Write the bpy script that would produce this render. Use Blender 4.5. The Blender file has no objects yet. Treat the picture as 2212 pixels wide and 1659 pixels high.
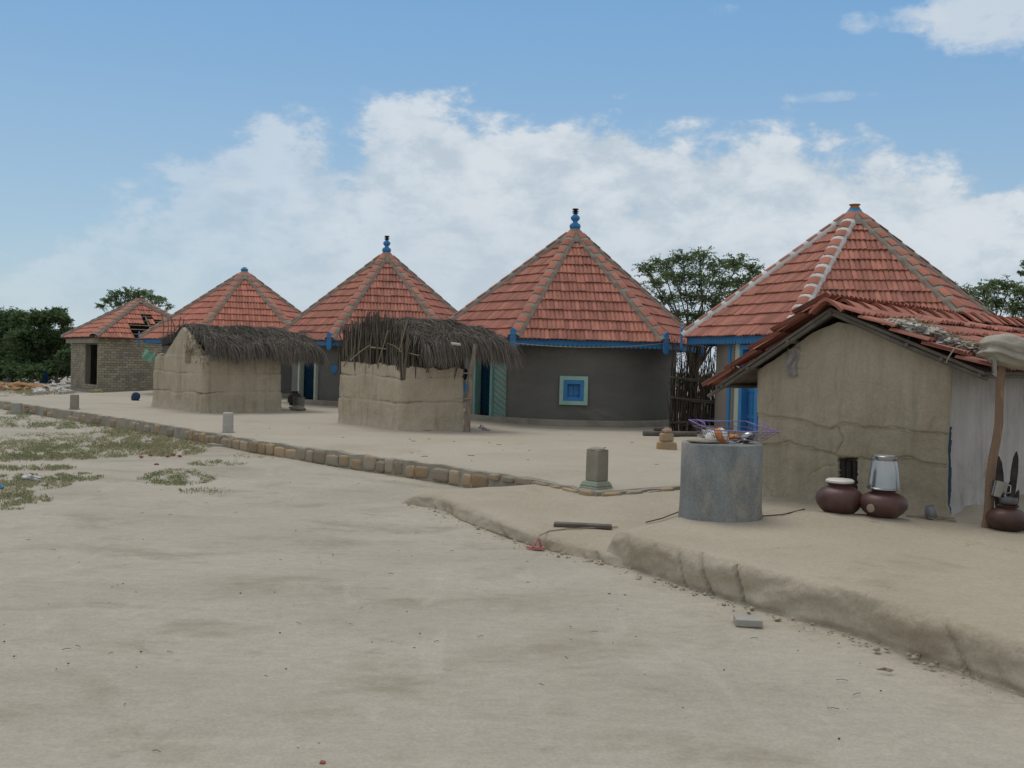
import bpy, math, random
import numpy as np
from mathutils import Vector, noise, Matrix
R = math.radians
random.seed(7)
sc = bpy.context.scene
COL = sc.collection

# ------------------------------------------------------------------ camera
F, CU, CV, EYE = 2170.0, 1106.0, 829.5, 1.6
ROLL, PITCH = R(1.5), R(-1.04)
fwd = Vector((0, math.cos(PITCH), math.sin(PITCH)))
r0 = Vector((1, 0, 0)); u0 = r0.cross(fwd)
rgt = r0 * math.cos(ROLL) + u0 * math.sin(ROLL)
upv = u0 * math.cos(ROLL) - r0 * math.sin(ROLL)
CAM = Vector((0, 0, EYE))
cam = bpy.data.cameras.new('camera'); camo = bpy.data.objects.new('camera', cam); COL.objects.link(camo)
cam.sensor_width = 36; cam.lens = 36 * F / 2212; cam.clip_start = .05; cam.clip_end = 3000
M4 = Matrix((rgt, upv, -fwd)).transposed().to_4x4(); M4.translation = CAM
camo.matrix_world = M4
sc.camera = camo

def ray(u, v):
    return rgt * ((u - CU) / F) + upv * ((CV - v) / F) + fwd
def P(u, v, Y):
    d = ray(u, v); return CAM + d * (Y / d.y)
def G(u, v, z):
    d = ray(u, v); return CAM + d * ((z - EYE) / d.z)
def proj(p):
    q = Vector(p) - CAM; k = q.dot(fwd)
    return CU + F * q.dot(rgt) / k, CV - F * q.dot(upv) / k

# ------------------------------------------------------------------ light and sky
sc.view_settings.view_transform = 'Standard'; sc.view_settings.look = 'None'
sc.view_settings.exposure = 0.0; sc.view_settings.gamma = 1.0
SUN_EL, SUN_AZ = R(66), R(-20)          # high, a little left of straight ahead, veiled by cloud
sun = bpy.data.lights.new('sun', 'SUN'); sun.energy = 1.25; sun.angle = R(30); sun.color = (1, .94, .84)
suno = bpy.data.objects.new('sun', sun); COL.objects.link(suno)
sd = Vector((math.sin(SUN_AZ) * math.cos(SUN_EL), math.cos(SUN_AZ) * math.cos(SUN_EL), math.sin(SUN_EL)))
suno.rotation_euler = sd.to_track_quat('Z', 'Y').to_euler(); suno.location = (0, 0, 30)

def S(r, g, b):
    f = lambda c: (c / 255 / 12.92) if c <= 10 else ((c / 255 + .055) / 1.055) ** 2.4
    return (f(r), f(g), f(b), 1)

class NT:
    def __init__(s, t): s.t = t; s.N = t.nodes; s.L = t.links
    def n(s, typ, ins=None, **kw):
        x = s.N.new(typ)
        for k, v in kw.items(): setattr(x, k, v)
        for k, v in (ins or {}).items(): s.set(x.inputs[k], v)
        return x
    def set(s, sock, v):
        if isinstance(v, bpy.types.NodeSocket): s.L.new(v, sock)
        elif v is not None: sock.default_value = v
    def m(s, op, a, b=None, c=None, clamp=False):
        x = s.n('ShaderNodeMath', operation=op, use_clamp=clamp)
        s.set(x.inputs[0], a)
        if b is not None: s.set(x.inputs[1], b)
        if c is not None: s.set(x.inputs[2], c)
        return x.outputs[0]
    def ss(s, x, a, b):
        y = s.n('ShaderNodeMapRange', {0: x, 1: a, 2: b, 3: 0.0, 4: 1.0}, interpolation_type='SMOOTHSTEP')
        return y.outputs[0]
    def mix(s, f, a, b, bt='MIX'):
        x = s.n('ShaderNodeMix', data_type='RGBA', blend_type=bt)
        s.set(x.inputs[0], f); s.set(x.inputs[6], a); s.set(x.inputs[7], b)
        return x.outputs[2]
    def noise(s, vec, scale, detail=5, rough=.55, dist=0.0, out=0):
        x = s.n('ShaderNodeTexNoise', {'Scale': scale, 'Detail': detail, 'Roughness': rough, 'Distortion': dist})
        if vec is not None: s.L.new(vec, x.inputs['Vector'])
        return x.outputs[out]
    def scale(s, vec, sx, sy, sz):
        x = s.n('ShaderNodeMapping'); s.L.new(vec, x.inputs[0]); x.inputs['Scale'].default_value = (sx, sy, sz)
        return x.outputs[0]

FILL_CLOUD = (8.2, 7.9, 7.35)
world = bpy.data.worlds.new('World'); sc.world = world; world.use_nodes = True
w = NT(world.node_tree); w.N.clear()
out = w.n('ShaderNodeOutputWorld'); bg = w.n('ShaderNodeBackground', {'Strength': .1})
w.L.new(bg.outputs[0], out.inputs[0])
sky = w.n('ShaderNodeTexSky', sky_type='NISHITA', sun_disc=False, sun_elevation=SUN_EL, sun_rotation=SUN_AZ,
          air_density=1.0, dust_density=.6, ozone_density=1.0)
dirv = w.n('ShaderNodeTexCoord').outputs['Generated']
sx = w.n('ShaderNodeSeparateXYZ', {0: dirv})
az = w.m('ARCTAN2', sx.outputs[0], sx.outputs[1]); el = w.m('ARCSINE', sx.outputs[2])
def ae(u, v):
    d = ray(u, v).normalized(); return math.atan2(d.x, d.y), math.asin(d.z)
# clear sky tint: keeps the Nishita gradient, a little paler and greener as on a dusty day
clear = w.mix(1.0, sky.outputs[0], (SKYK[0], SKYK[1], SKYK[2], 1) if 'SKYK' in globals() else (1.0, 1.0, 1.0, 1), 'MULTIPLY')
K = 10.0
def C10(r, g, b):
    c = S(r, g, b); return (c[0] * K, c[1] * K, c[2] * K, 1)
gradf = w.m('POWER', w.ss(el, 0.0, .46), .8)
clear = w.mix(.72, clear, w.mix(gradf, C10(172, 199, 215), C10(104, 163, 214)))
# cloud bank: outline of the tops by compass direction, broken up by noise
fc = w.n('ShaderNodeFloatCurve'); cu = fc.mapping.curves[0]
prof = [(-200, 560), (0, 550), (130, 540), (215, 490), (300, 455), (390, 400), (450, 345), (540, 318), (640, 322), (700, 325), (740, 350), (775, 320), (800, 280),
        (840, 245), (920, 222), (1030, 250), (1120, 268), (1230, 255), (1310, 255), (1380, 280), (1480, 290), (1560, 300),
        (1680, 295), (1730, 318), (1830, 310), (1900, 290), (1950, 315), (2040, 352), (2130, 380), (2212, 430), (2400, 420)]
pts = [ae(u, v) for u, v in prof]
pts = [((a + .6) / 1.2, e * 2) for a, e in pts]
pts = [(0.0, .16)] + pts + [(1.0, .3)]
while len(cu.points) < len(pts): cu.points.new(.5, .5)
for i, (a, b) in enumerate(sorted(pts)): cu.points[i].location = (a, b)
fc.mapping.update()
w.set(fc.inputs['Value'], w.m('DIVIDE', w.m('ADD', az, .6), 1.2)); fc.inputs['Factor'].default_value = 1
top = w.m('MULTIPLY', fc.outputs[0], .5)
n_big = w.noise(dirv, 7.0, 3, .5); sqv = w.scale(dirv, 1, 1, 1.75)
n_bil = w.noise(sqv, 15.0, 10, .62, .15); n_mid = w.noise(sqv, 8.0, 7, .55, .3)
gap = w.m('SUBTRACT', top, el)
band = w.m('MINIMUM', w.m('MAXIMUM', w.m('DIVIDE', gap, .05), -1.8), 1.0)
val = w.m('ADD', w.m('ADD', w.m('MULTIPLY', n_mid, .45), w.m('MULTIPLY', n_bil, .55)), w.m('MULTIPLY', band, .15))
puff = w.ss(val, .45, .57)
veil = w.ss(w.m('ADD', gap, w.m('MULTIPLY', w.m('SUBTRACT', n_big, .5), .12)), -.01, .12)
dd = gap
near_top = w.m('SUBTRACT', 1.0, w.ss(gap, .05, .16))
edge = 1.0
dens = w.m('MAXIMUM', w.m('MULTIPLY', veil, .74), w.m('MULTIPLY', puff, .95))
thin_left = w.m('MULTIPLY_ADD', w.ss(az, -.42, -.02), .62, .38)
bank = w.m('MULTIPLY', dens, thin_left)
bright = w.m('MULTIPLY_ADD', w.m('MULTIPLY', puff, w.ss(n_bil, .35, .62)), w.m('MULTIPLY_ADD', near_top, .45, .5), .05, clamp=True)
cloudc = w.mix(bright, C10(188, 201, 212), C10(216, 223, 229))
skyc = w.mix(bank, clear, cloudc)
# loose wisps high on the right
def wisp(u, v, ru, rv, thr):
    a, e = ae(u, v)
    q = w.m('ADD', w.m('POWER', w.m('DIVIDE', w.m('SUBTRACT', az, a), ru / F), 2.0), w.m('POWER', w.m('DIVIDE', w.m('SUBTRACT', el, e), rv / F), 2.0))
    g = w.m('SUBTRACT', 1.0, w.ss(q, 0.0, 1.3))
    return w.ss(w.m('ADD', g, w.m('MULTIPLY', w.m('SUBTRACT', n_bil, .5), 2.2)), thr, thr + .55)
for (u, v, ru, rv, thr, k) in [(2200, 20, 230, 110, .45, .85), (1930, 45, 140, 40, .6, .6), (1780, 210, 160, 18, .8, .4), (1560, 20, 60, 22, .8, .35), (1440, 30, 120, 28, .9, .25), (780, 205, 70, 30, .9, .35), (500, 400, 60, 25, .6, .45)]:
    skyc = w.mix(w.m('MULTIPLY', wisp(u, v, ru, rv, thr), k), skyc, C10(205, 215, 224))
# the part of the sky overhead and behind the camera gets an unseen broken deck of bright cloud, added to neutralise the blue light
out_f = w.m('MAXIMUM', w.ss(el, .40, .62), w.m('MULTIPLY', w.ss(w.m('ABSOLUTE', az), .75, 1.1), w.ss(el, .02, .2)))
fill_n = w.ss(w.noise(dirv, 3.0, 6, .6, .3), .30, .62)
fillc = w.mix(w.ss(n_mid, .35, .7), (FILL_CLOUD[0] * .72, FILL_CLOUD[1] * .72, FILL_CLOUD[2] * .72, 1), (FILL_CLOUD[0], FILL_CLOUD[1], FILL_CLOUD[2], 1))
skyc = w.mix(w.m('MULTIPLY', out_f, w.m('MULTIPLY_ADD', fill_n, .55, .4)), skyc, fillc)
haze_f = w.m('SUBTRACT', 1.0, w.ss(el, -.05, .12))
skyc = w.mix(w.m('MULTIPLY', haze_f, .45), skyc, C10(186, 202, 214))
w.L.new(skyc, bg.inputs[0])

# ------------------------------------------------------------------ mesh helpers
def nz(x, y, z=0.0, sc_=1.0):
    return noise.noise(Vector((x * sc_, y * sc_, z * sc_)))
def fb(x, y, z=0.0, sc_=1.0, o=4):
    return noise.fractal(Vector((x * sc_, y * sc_, z * sc_)), 1.0, 2.0, o)

class MB:
    def __init__(s): s.v = []; s.f = []; s.m = []
    def add(s, vs, fs, m=0):
        b = len(s.v); s.v.extend([tuple(p) for p in vs])
        for f in fs: s.f.append(tuple(i + b for i in f)); s.m.append(m)
    def obox(s, c, ax, ay, az_, hx, hy, hz, m=0, taper=1.0):
        c = Vector(c); ax = Vector(ax); ay = Vector(ay); az_ = Vector(az_)
        vs = []
        for k in (-1, 1):
            q = taper if k > 0 else 1
            for (i, j) in ((-1, -1), (1, -1), (1, 1), (-1, 1)):
                vs.append(c + ax * (hx * i * q) + ay * (hy * j * q) + az_ * (hz * k))
        s.add(vs, [(3, 2, 1, 0), (4, 5, 6, 7), (0, 1, 5, 4), (1, 2, 6, 5), (2, 3, 7, 6), (3, 0, 4, 7)], m)
    def box(s, c, sx_, sy_, sz_, rot=0, m=0, taper=1.0):
        a = Vector((math.cos(rot), math.sin(rot), 0)); b = Vector((-math.sin(rot), math.cos(rot), 0))
        s.obox(c, a, b, (0, 0, 1), sx_ / 2, sy_ / 2, sz_ / 2, m, taper)
    def tube(s, pts, r, n=6, m=0, cap=True):
        pts = [Vector(p) for p in pts]
        rs = r if isinstance(r, (list, tuple)) else [r] * len(pts)
        vs = []; prev = None
        for i, p in enumerate(pts):
            d = (pts[min(i + 1, len(pts) - 1)] - pts[max(i - 1, 0)])
            if d.length < 1e-9: d = Vector((0, 0, 1))
            d.normalize()
            if prev is None:
                a = Vector((0, 0, 1)) if abs(d.z) < .9 else Vector((1, 0, 0))
                a = (a - d * a.dot(d)).normalized()
            else:
                a = prev - d * prev.dot(d)
                a = a.normalized() if a.length > 1e-6 else d.orthogonal().normalized()
            prev = a; b = d.cross(a)
            for k in range(n):
                t = 2 * math.pi * k / n
                vs.append(p + a * (rs[i] * math.cos(t)) + b * (rs[i] * math.sin(t)))
        fs = []
        for i in range(len(pts) - 1):
            for k in range(n):
                k2 = (k + 1) % n
                fs.append((i * n + k, i * n + k2, (i + 1) * n + k2, (i + 1) * n + k))
        if cap:
            fs.append(tuple(reversed(range(n)))); q = (len(pts) - 1) * n
            fs.append(tuple(q + k for k in range(n)))
        s.add(vs, fs, m)
    def lathe(s, c, prof, n=24, m=0, tilt=None, wob=0):
        """prof: list of (radius, z) from bottom to top round the axis through c"""
        c = Vector(c); vs = []
        for (r, z) in prof:
            for k in range(n):
                t = 2 * math.pi * k / n
                rr = r * (1 + wob * nz(math.cos(t) * 2 + c.x, math.sin(t) * 2, z * 3))
                p = Vector((rr * math.cos(t), rr * math.sin(t), z))
                if tilt is not None: p = tilt @ p
                vs.append(c + p)
        fs = []
        for i in range(len(prof) - 1):
            for k in range(n):
                k2 = (k + 1) % n
                fs.append((i * n + k, i * n + k2, (i + 1) * n + k2, (i + 1) * n + k))
        fs.append(tuple(reversed(range(n)))); q = (len(prof) - 1) * n
        fs.append(tuple(q + k for k in range(n)))
        s.add(vs, fs, m)
    def grid(s, rows, m=0, closed=False, mfn=None):
        nr = len(rows); nc = len(rows[0]); b = len(s.v)
        for r_ in rows: s.v.extend([tuple(p) for p in r_])
        for i in range(nr - 1):
            for j in range(nc if closed else nc - 1):
                j2 = (j + 1) % nc
                s.f.append((b + i * nc + j, b + i * nc + j2, b + (i + 1) * nc + j2, b + (i + 1) * nc + j))
                s.m.append(mfn(i, j) if mfn else m)
    def ribbon(s, pts, w_, side, m=0, tip=.3):
        n = len(pts); vs = []
        for i, p in enumerate(pts):
            k = 1 - (1 - tip) * i / (n - 1)
            vs.append(p - side * (w_ * k)); vs.append(p + side * (w_ * k))
        s.add(vs, [(2 * i, 2 * i + 1, 2 * i + 3, 2 * i + 2) for i in range(n - 1)], m)
    def lump(s, c, rx, ry, rz, seed=0, amp=.25, fr=2.0, n=14, m=0, rot=0, flat=None):
        """an uneven rounded stone or cloth lump; flat clamps its underside"""
        c = Vector(c); rows = []
        ca, sa = math.cos(rot), math.sin(rot)
        for i in range(n + 1):
            th = math.pi * i / n; row = []
            for j in range(2 * n):
                ph = math.pi * j / n
                d = Vector((math.sin(th) * math.cos(ph), math.sin(th) * math.sin(ph), -math.cos(th)))
                k = 1 + amp * fb(d.x + seed * 3.1, d.y - seed, d.z + seed * 1.7, fr, 4)
                x, y, z = d.x * rx * k, d.y * ry * k, d.z * rz * k
                if flat is not None: z = max(z, flat)
                row.append(c + Vector((x * ca - y * sa, x * sa + y * ca, z)))
            rows.append(row)
        s.grid(rows, m, closed=True)

def origin_of(p):
    o = Vector((0, 0, 0))
    while p is not None: o += p.location; p = p.parent
    return o
def obj(name, mb, mats, parent=None, smooth=0, base=None, label=None):
    me = bpy.data.meshes.new(name); o = bpy.data.objects.new(name, me)
    if parent is not None:
        o.parent = parent; off = origin_of(parent)
    else:
        off = Vector(base) if base is not None else Vector((0, 0, 0)); o.location = off
    va = np.array(mb.v, dtype=np.float64).reshape(-1, 3) - np.array(off)
    me.from_pydata(va.tolist(), [], mb.f)
    if not isinstance(mats, (list, tuple)): mats = [mats]
    for mt in mats: me.materials.append(mt)
    if len(mats) > 1: me.polygons.foreach_set('material_index', mb.m)
    if smooth:
        me.polygons.foreach_set('use_smooth', [True] * len(me.polygons))
        if smooth < 180: me.set_sharp_from_angle(angle=R(smooth))
    me.update(); COL.objects.link(o)
    if label: o['label'] = label
    return o
def tag(o, label=None, cat=None, group=None, kind=None):
    if label: o['label'] = label
    if cat: o['category'] = cat
    if group: o['group'] = group
    if kind: o['kind'] = kind
    return o
def thing(name, label, cat, loc, group=None):
    o = bpy.data.objects.new(name, None); o.empty_display_size = .2; COL.objects.link(o); o.location = loc
    return tag(o, label, cat, group)

# ------------------------------------------------------------------ materials
def mat(name, c1, c2=None, scale=3.0, detail=6, rough=.9, bump=.25, bscale=30.0, bdist=.02, fine=.25, fscale=60.0, island=0.0,
        spec=.25, metal=0.0, c3=None, s3=1.2, t3=(.55, .7), stretch=(1, 1, 1), cracks=None, trans=0.0, grain=0.0, scuff=0.0, streak=0.0):
    m = bpy.data.materials.new(name); m.use_nodes = True; t = NT(m.node_tree); t.N.clear()
    o = t.n('ShaderNodeOutputMaterial'); b = t.n('ShaderNodeBsdfPrincipled', {'Roughness': rough, 'Specular IOR Level': spec, 'Metallic': metal})
    t.L.new(b.outputs[0], o.inputs[0])
    vec = t.n('ShaderNodeTexCoord').outputs['Object']
    sv = t.scale(vec, *stretch) if stretch != (1, 1, 1) else vec
    c1 = tuple(c1)[:3] + (1,); c2 = tuple(c2 or c1)[:3] + (1,)
    col = t.mix(t.ss(t.noise(sv, scale, detail, .6), .3, .7), c1, c2)
    if c3: col = t.mix(t.ss(t.noise(sv, s3, 7, .62, .3), *t3), col, tuple(c3)[:3] + (1,))
    if scuff:
        k_ = t.m('MULTIPLY', t.ss(t.noise(sv, 4.2, 7, .6, .6), .56, .72), t.ss(t.noise(sv, .55, 3, .5), .38, .62))
        col = t.mix(t.m('MULTIPLY', k_, scuff), col, (c1[0] * .45, c1[1] * .42, c1[2] * .38, 1))
        k_ = t.m('MULTIPLY', t.ss(t.noise(t.scale(vec, 1.6, .5, 1), 1.1, 6, .6, 1.2), .58, .68), scuff * .5)
        col = t.mix(k_, col, (.52, .49, .43, 1))
    f = t.m('MULTIPLY_ADD', t.noise(sv, fscale, 4, .65), 2 * fine, 1 - fine)
    if island:
        ri = t.n('ShaderNodeNewGeometry').outputs['Random Per Island']
        f = t.m('MULTIPLY', f, t.m('MULTIPLY_ADD', ri, 2 * island, 1 - island))
    if streak: f = t.m('MULTIPLY', f, t.m('SUBTRACT', 1.0, t.m('MULTIPLY', t.ss(t.noise(t.scale(vec, 5, 5, .45), 1.3, 6, .65), .45, .75), streak)))
    if grain: f = t.m('MULTIPLY', f, t.m('MULTIPLY_ADD', t.ss(t.noise(vec, 55, 5, .75), .25, .75), 2 * grain, 1 - grain))
    h = t.m('ADD', t.noise(sv, bscale, 6, .6), t.m('MULTIPLY', t.noise(sv, bscale * .2, 4, .6), 1.5))
    col = t.mix(1.0, col, t.n('ShaderNodeCombineColor', {0: f, 1: f, 2: f}).outputs[0], 'MULTIPLY')
    if cracks:
        cs, cw, thr, dark = cracks
        wob = t.noise(vec, 2.6, 5, .6, out=1)
        vv = t.n('ShaderNodeVectorMath', operation='MULTIPLY_ADD'); t.L.new(wob, vv.inputs[0]); vv.inputs[1].default_value = (.55, .55, .55); t.L.new(vec, vv.inputs[2])
        vo = t.n('ShaderNodeTexVoronoi', {'Scale': cs}, feature='DISTANCE_TO_EDGE'); t.L.new(t.scale(vv.outputs[0], 1, 1, 1.35), vo.inputs['Vector'])
        ck = t.m('SUBTRACT', 1.0, t.ss(vo.outputs[0], 0.0, t.m('MULTIPLY', t.ss(t.noise(vec, 1.7, 3), thr, thr + .25), cw)))
        ck = t.m('MULTIPLY', ck, t.ss(t.noise(vec, 1.7, 3), thr, thr + .1))
        col = t.mix(ck, col, (c1[0] * dark, c1[1] * dark, c1[2] * dark, 1))  # the shade inside the cracks is put into the colour
        h = t.m('SUBTRACT', h, t.m('MULTIPLY', ck, 1.5))
    t.L.new(col, b.inputs['Base Color'])
    bp = t.n('ShaderNodeBump', {'Strength': bump, 'Distance': bdist, 'Height': h}); t.L.new(bp.outputs[0], b.inputs['Normal'])
    if trans:
        tr = t.n('ShaderNodeBsdfTranslucent'); t.L.new(col, tr.inputs[0])
        mx = t.n('ShaderNodeMixShader', {0: trans}); t.L.new(b.outputs[0], mx.inputs[1]); t.L.new(tr.outputs[0], mx.inputs[2]); t.L.new(mx.outputs[0], o.inputs[0])
    return m

m_sand = mat('dry_sand', (.425, .388, .325), (.355, .322, .266), .45, 8, bump=.6, bscale=6, bdist=.05, fine=.18, fscale=11, c3=(.29, .258, .20), s3=1.1, t3=(.48, .74), stretch=(.8, 1.25, 1), grain=.13, scuff=.42)
m_yard = mat('swept_earth', (.425, .385, .318), (.385, .345, .28), .5, 7, bump=.25, bscale=10, bdist=.02, fine=.12, fscale=16, c3=(.34, .295, .22), s3=.6, t3=(.52, .76), grain=.10, scuff=.22)
m_mud = mat('mud_plaster', (.41, .365, .29), (.36, .315, .24), .9, 7, bump=.5, bscale=14, bdist=.03, fine=.16, fscale=22, c3=(.30, .25, .18), s3=1.1, t3=(.55, .75), cracks=(.8, .007, .55, .45), grain=.10)
m_mudwall = mat('mud_wall', (.48, .42, .325), (.41, .355, .265), 1.2, 7, bump=.55, bscale=16, bdist=.03, fine=.16, fscale=24, c3=(.34, .30, .225), s3=1.6, t3=(.5, .72), cracks=(1.3, .012, .5, .4), grain=.12, streak=.25)
m_mudhouse = mat('mud_house_wall', (.41, .365, .28), (.345, .305, .23), .9, 7, bump=.5, bscale=16, bdist=.02, fine=.12, fscale=24, c3=(.29, .25, .18), s3=1.0, t3=(.5, .75), grain=.10, streak=.22)
m_white = mat('whitewash', (.46, .44, .43), (.38, .36, .35), 1.5, 7, bump=.4, bscale=12, fine=.15, c3=(.27, .24, .22), s3=1.4, streak=.25)
m_navy = mat('navy_paint', (.02, .04, .08), (.03, .06, .10), 8)
m_tile = mat('clay_tile', (.40, .165, .12), (.32, .128, .095), 2.0, 6, rough=.8, bump=.3, bscale=40, bdist=.006, fine=.2, fscale=18, island=.24, c3=(.15, .09, .075), s3=1.7, t3=(.53, .78), spec=.3)
m_tile0 = mat('new_clay_tile', (.45, .175, .125), (.36, .14, .10), 2.0, 6, rough=.8, bump=.3, bscale=40, bdist=.006, fine=.2, fscale=18, island=.22, c3=(.25, .10, .07), s3=1.1, t3=(.62, .9), spec=.3)
m_htile = mat('hip_tile', (.42, .165, .115), (.35, .14, .105), 3.0, 6, rough=.85, bump=.3, fine=.2, fscale=20, island=.22, c3=(.33, .25, .19), s3=2.5, t3=(.58, .75))
m_mortar = mat('cement_mortar', (.29, .265, .225), (.23, .21, .18), 4.0, 6, bump=.5, bscale=25, fine=.2)
m_wmort = mat('white_mortar', (.66, .65, .63), (.5, .48, .46), 4.0, 6, bump=.5, bscale=25, fine=.2, c3=(.36, .30, .26), s3=3.0, t3=(.56, .72))
m_blue = mat('blue_paint', (.055, .235, .52), (.045, .195, .44), 3.0, 6, rough=.55, bump=.15, fine=.15, c3=(.06, .15, .28), s3=4.0, t3=(.62, .8))
m_dblue = mat('shaded_dark_blue', (.008, .032, .062), (.006, .024, .045), 3.0, 6, rough=.85, bump=.1, fine=.15, spec=.04)  # dark blue, deepened further to carry the shade of the doorways
m_mint = mat('mint_paint', (.36, .56, .50), (.29, .47, .42), 3.0, 6, rough=.7, bump=.2, fine=.15)
m_jamb1 = mat('shaded_mint_jamb', (.20, .37, .34), (.16, .31, .29), 3.0, 6, rough=.8, bump=.2, fine=.15)  # mint paint of the jamb with the doorway's shade mixed into its colour
m_jamb2 = mat('shaded_pale_jamb', (.26, .32, .29), (.22, .28, .255), 3.0, 6, rough=.8, bump=.2, fine=.15)  # paler jamb stripes, likewise darkened in the colour for shade
m_mint2 = mat('pale_mint_paint', (.45, .50, .42), (.38, .44, .37), 3.0, 6, rough=.7, bump=.2, fine=.15)
m_grey = mat('grey_plaster', (.162, .16, .15), (.138, .136, .128), 1.2, 7, bump=.3, bscale=25, bdist=.008, fine=.10, c3=(.20, .19, .17), s3=1.0, t3=(.56, .75), stretch=(1, 1, 2.2), grain=.06)
m_tan = mat('tan_plaster', (.25, .22, .185), (.20, .18, .15), 1.2, 7, bump=.3, bscale=25, fine=.12)
m_cement = mat('grey_cement', (.31, .285, .24), (.235, .215, .175), 2.5, 7, bump=.4, bscale=25, fine=.2, c3=(.20, .17, .13), s3=3.0, t3=(.56, .75))
m_conc = mat('blue_grey_concrete', (.26, .275, .275), (.17, .19, .195), 3.0, 9, bump=.5, bscale=30, bdist=.008, fine=.22, fscale=45, c3=(.33, .305, .265), s3=2.4, t3=(.48, .7), stretch=(1.2, 1.2, .8), grain=.2, streak=.2)
m_postgreen = mat('green_stained_cement', (.30, .36, .28), (.30, .29, .24), 5.0, 6, bump=.4, fine=.2)
m_stone = mat('ochre_stone', (.37, .25, .13), (.29, .225, .155), 4.0, 6, bump=.6, bscale=18, fine=.28, island=.22, c3=(.29, .25, .20), s3=1.0, t3=(.42, .58))
m_rubble = mat('orange_rubble', (.42, .24, .12), (.33, .21, .12), 3.0, 6, bump=.6, bscale=10, fine=.2)
m_brick = mat('adobe_brick', (.33, .30, .225), (.27, .245, .185), 3.0, 6, bump=.5, bscale=25, fine=.2, island=.22, c3=(.24, .21, .19), s3=.9, t3=(.5, .7))
m_bmort = mat('brick_mortar', (.17, .155, .13), (.20, .185, .155), 3.0, 6, bump=.5, fine=.2)
m_thatch = mat('grey_thatch', (.20, .18, .155), (.14, .128, .112), 1.2, 6, bump=.2, fine=.2, island=.5, spec=.1)
m_tcore = mat('thatch_core', (.06, .055, .05), (.045, .042, .04), 4.0, 6, bump=.8, bscale=40, fine=.3)
m_stick = mat('grey_stick', (.16, .135, .11), (.10, .085, .07), 6.0, 6, bump=.5, fine=.3, island=.5, stretch=(2, 2, .4))
m_darkstick = mat('dark_stick', (.085, .07, .058), (.055, .047, .04), 6.0, 6, bump=.5, fine=.3, island=.55, stretch=(2, 2, .4))
m_palestick = mat('pale_stick', (.30, .25, .19), (.22, .18, .13), 6.0, 6, bump=.5, fine=.3, island=.3, stretch=(2, 2, .4))
m_wood = mat('weathered_wood', (.17, .15, .13), (.11, .098, .085), 6.0, 6, bump=.6, bscale=40, fine=.3, stretch=(1, 1, 1))
m_post = mat('peeled_post', (.24, .155, .105), (.15, .105, .08), 4.0, 6, bump=.5, fine=.25, c3=(.38, .22, .11), s3=5.0, t3=(.56, .68), stretch=(3, 3, .6))
m_pale = mat('barkless_post', (.30, .25, .20), (.18, .145, .115), 8.0, 6, bump=.8, bscale=20, fine=.3, stretch=(3, 3, .5))
m_leaf = mat('acacia_leaf', (.19, .27, .12), (.12, .185, .08), 1.0, 5, rough=.6, bump=0, fine=.2, island=.45, trans=.5)
m_leafd = mat('dark_leaf', (.13, .20, .085), (.07, .125, .05), .8, 5, rough=.6, bump=0, fine=.2, island=.5, trans=.5)
m_bark = mat('bark', (.10, .085, .07), (.06, .05, .042), 5.0, 6, bump=.8, fine=.3)
m_grass = mat('grass_blade', (.33, .31, .19), (.42, .37, .24), .6, 5, rough=.8, bump=0, fine=.1, island=.4, trans=.2)
m_grassg = mat('green_grass_blade', (.19, .245, .115), (.25, .28, .15), .6, 5, rough=.8, bump=0, fine=.1, island=.4, trans=.2)
m_pot = mat('glazed_maroon_clay', (.10, .044, .04), (.072, .035, .033), 4.0, 6, rough=.48, bump=.15, bscale=20, fine=.2, c3=(.17, .11, .09), s3=2.4, t3=(.5, .72), spec=.5)
m_pot2 = mat('dark_brown_clay', (.085, .032, .022), (.035, .02, .016), 3.0, 6, rough=.45, bump=.15, fine=.2, spec=.5)
m_patch = mat('cement_patch', (.30, .24, .19), None, 5.0)
m_lid = mat('chipped_enamel', (.72, .71, .68), (.62, .61, .58), 6.0, 5, rough=.4, bump=.1, fine=.1, c3=(.12, .11, .10), s3=7.0, t3=(.66, .7))
m_steel = mat('brushed_steel', (.40, .41, .42), (.33, .34, .35), 3.0, 4, rough=.25, bump=.03, fine=.05, metal=1.0)
m_tin = mat('dull_tin', (.22, .225, .235), (.17, .175, .18), 5.0, 5, rough=.5, bump=.2, fine=.2, metal=.6)
m_purple = mat('purple_wire', (.20, .15, .42), (.26, .20, .46), 8.0, 4, rough=.5, bump=.1, fine=.1)
m_wire = mat('grey_wire', (.13, .10, .13), (.18, .15, .19), 8.0, 4, rough=.5, bump=.1, fine=.1)
m_plast = mat('white_plastic', (.70, .69, .65), (.6, .59, .56), 4.0, 5, rough=.45, bump=.15, fine=.1)
m_orange = mat('orange_print', (.55, .14, .035), (.60, .30, .06), 18.0, 3, rough=.5, bump=.1, fine=.1)
m_cloth = mat('beige_canvas', (.38, .36, .305), (.30, .28, .235), 3.0, 6, rough=.95, bump=.3, bscale=60, bdist=.004, fine=.15, c3=(.30, .26, .19), s3=2.0)
m_rag = [mat('rag_' + n, c, tuple(x * .7 for x in c), 9.0, 5, bump=.8, bscale=18, fine=.3) for n, c in
         (('pale', (.58, .55, .5)), ('grey', (.33, .30, .29)), ('blue', (.12, .25, .45)), ('yellow', (.48, .42, .18)), ('white', (.72, .72, .72)), ('maroon', (.22, .05, .08)), ('straw', (.36, .30, .20)))]
m_gcloth = mat('green_cloth', (.24, .46, .36), (.18, .38, .30), 4.0, 5, bump=.3, fine=.1)
m_drum = mat('blue_plastic', (.02, .055, .12), (.015, .04, .09), 4.0, 5, rough=.45, bump=.1, fine=.1)
m_pink = mat('pink_rubber', (.52, .20, .20), (.45, .17, .17), 4.0, 5, rough=.6, bump=.1, fine=.1)
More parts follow.
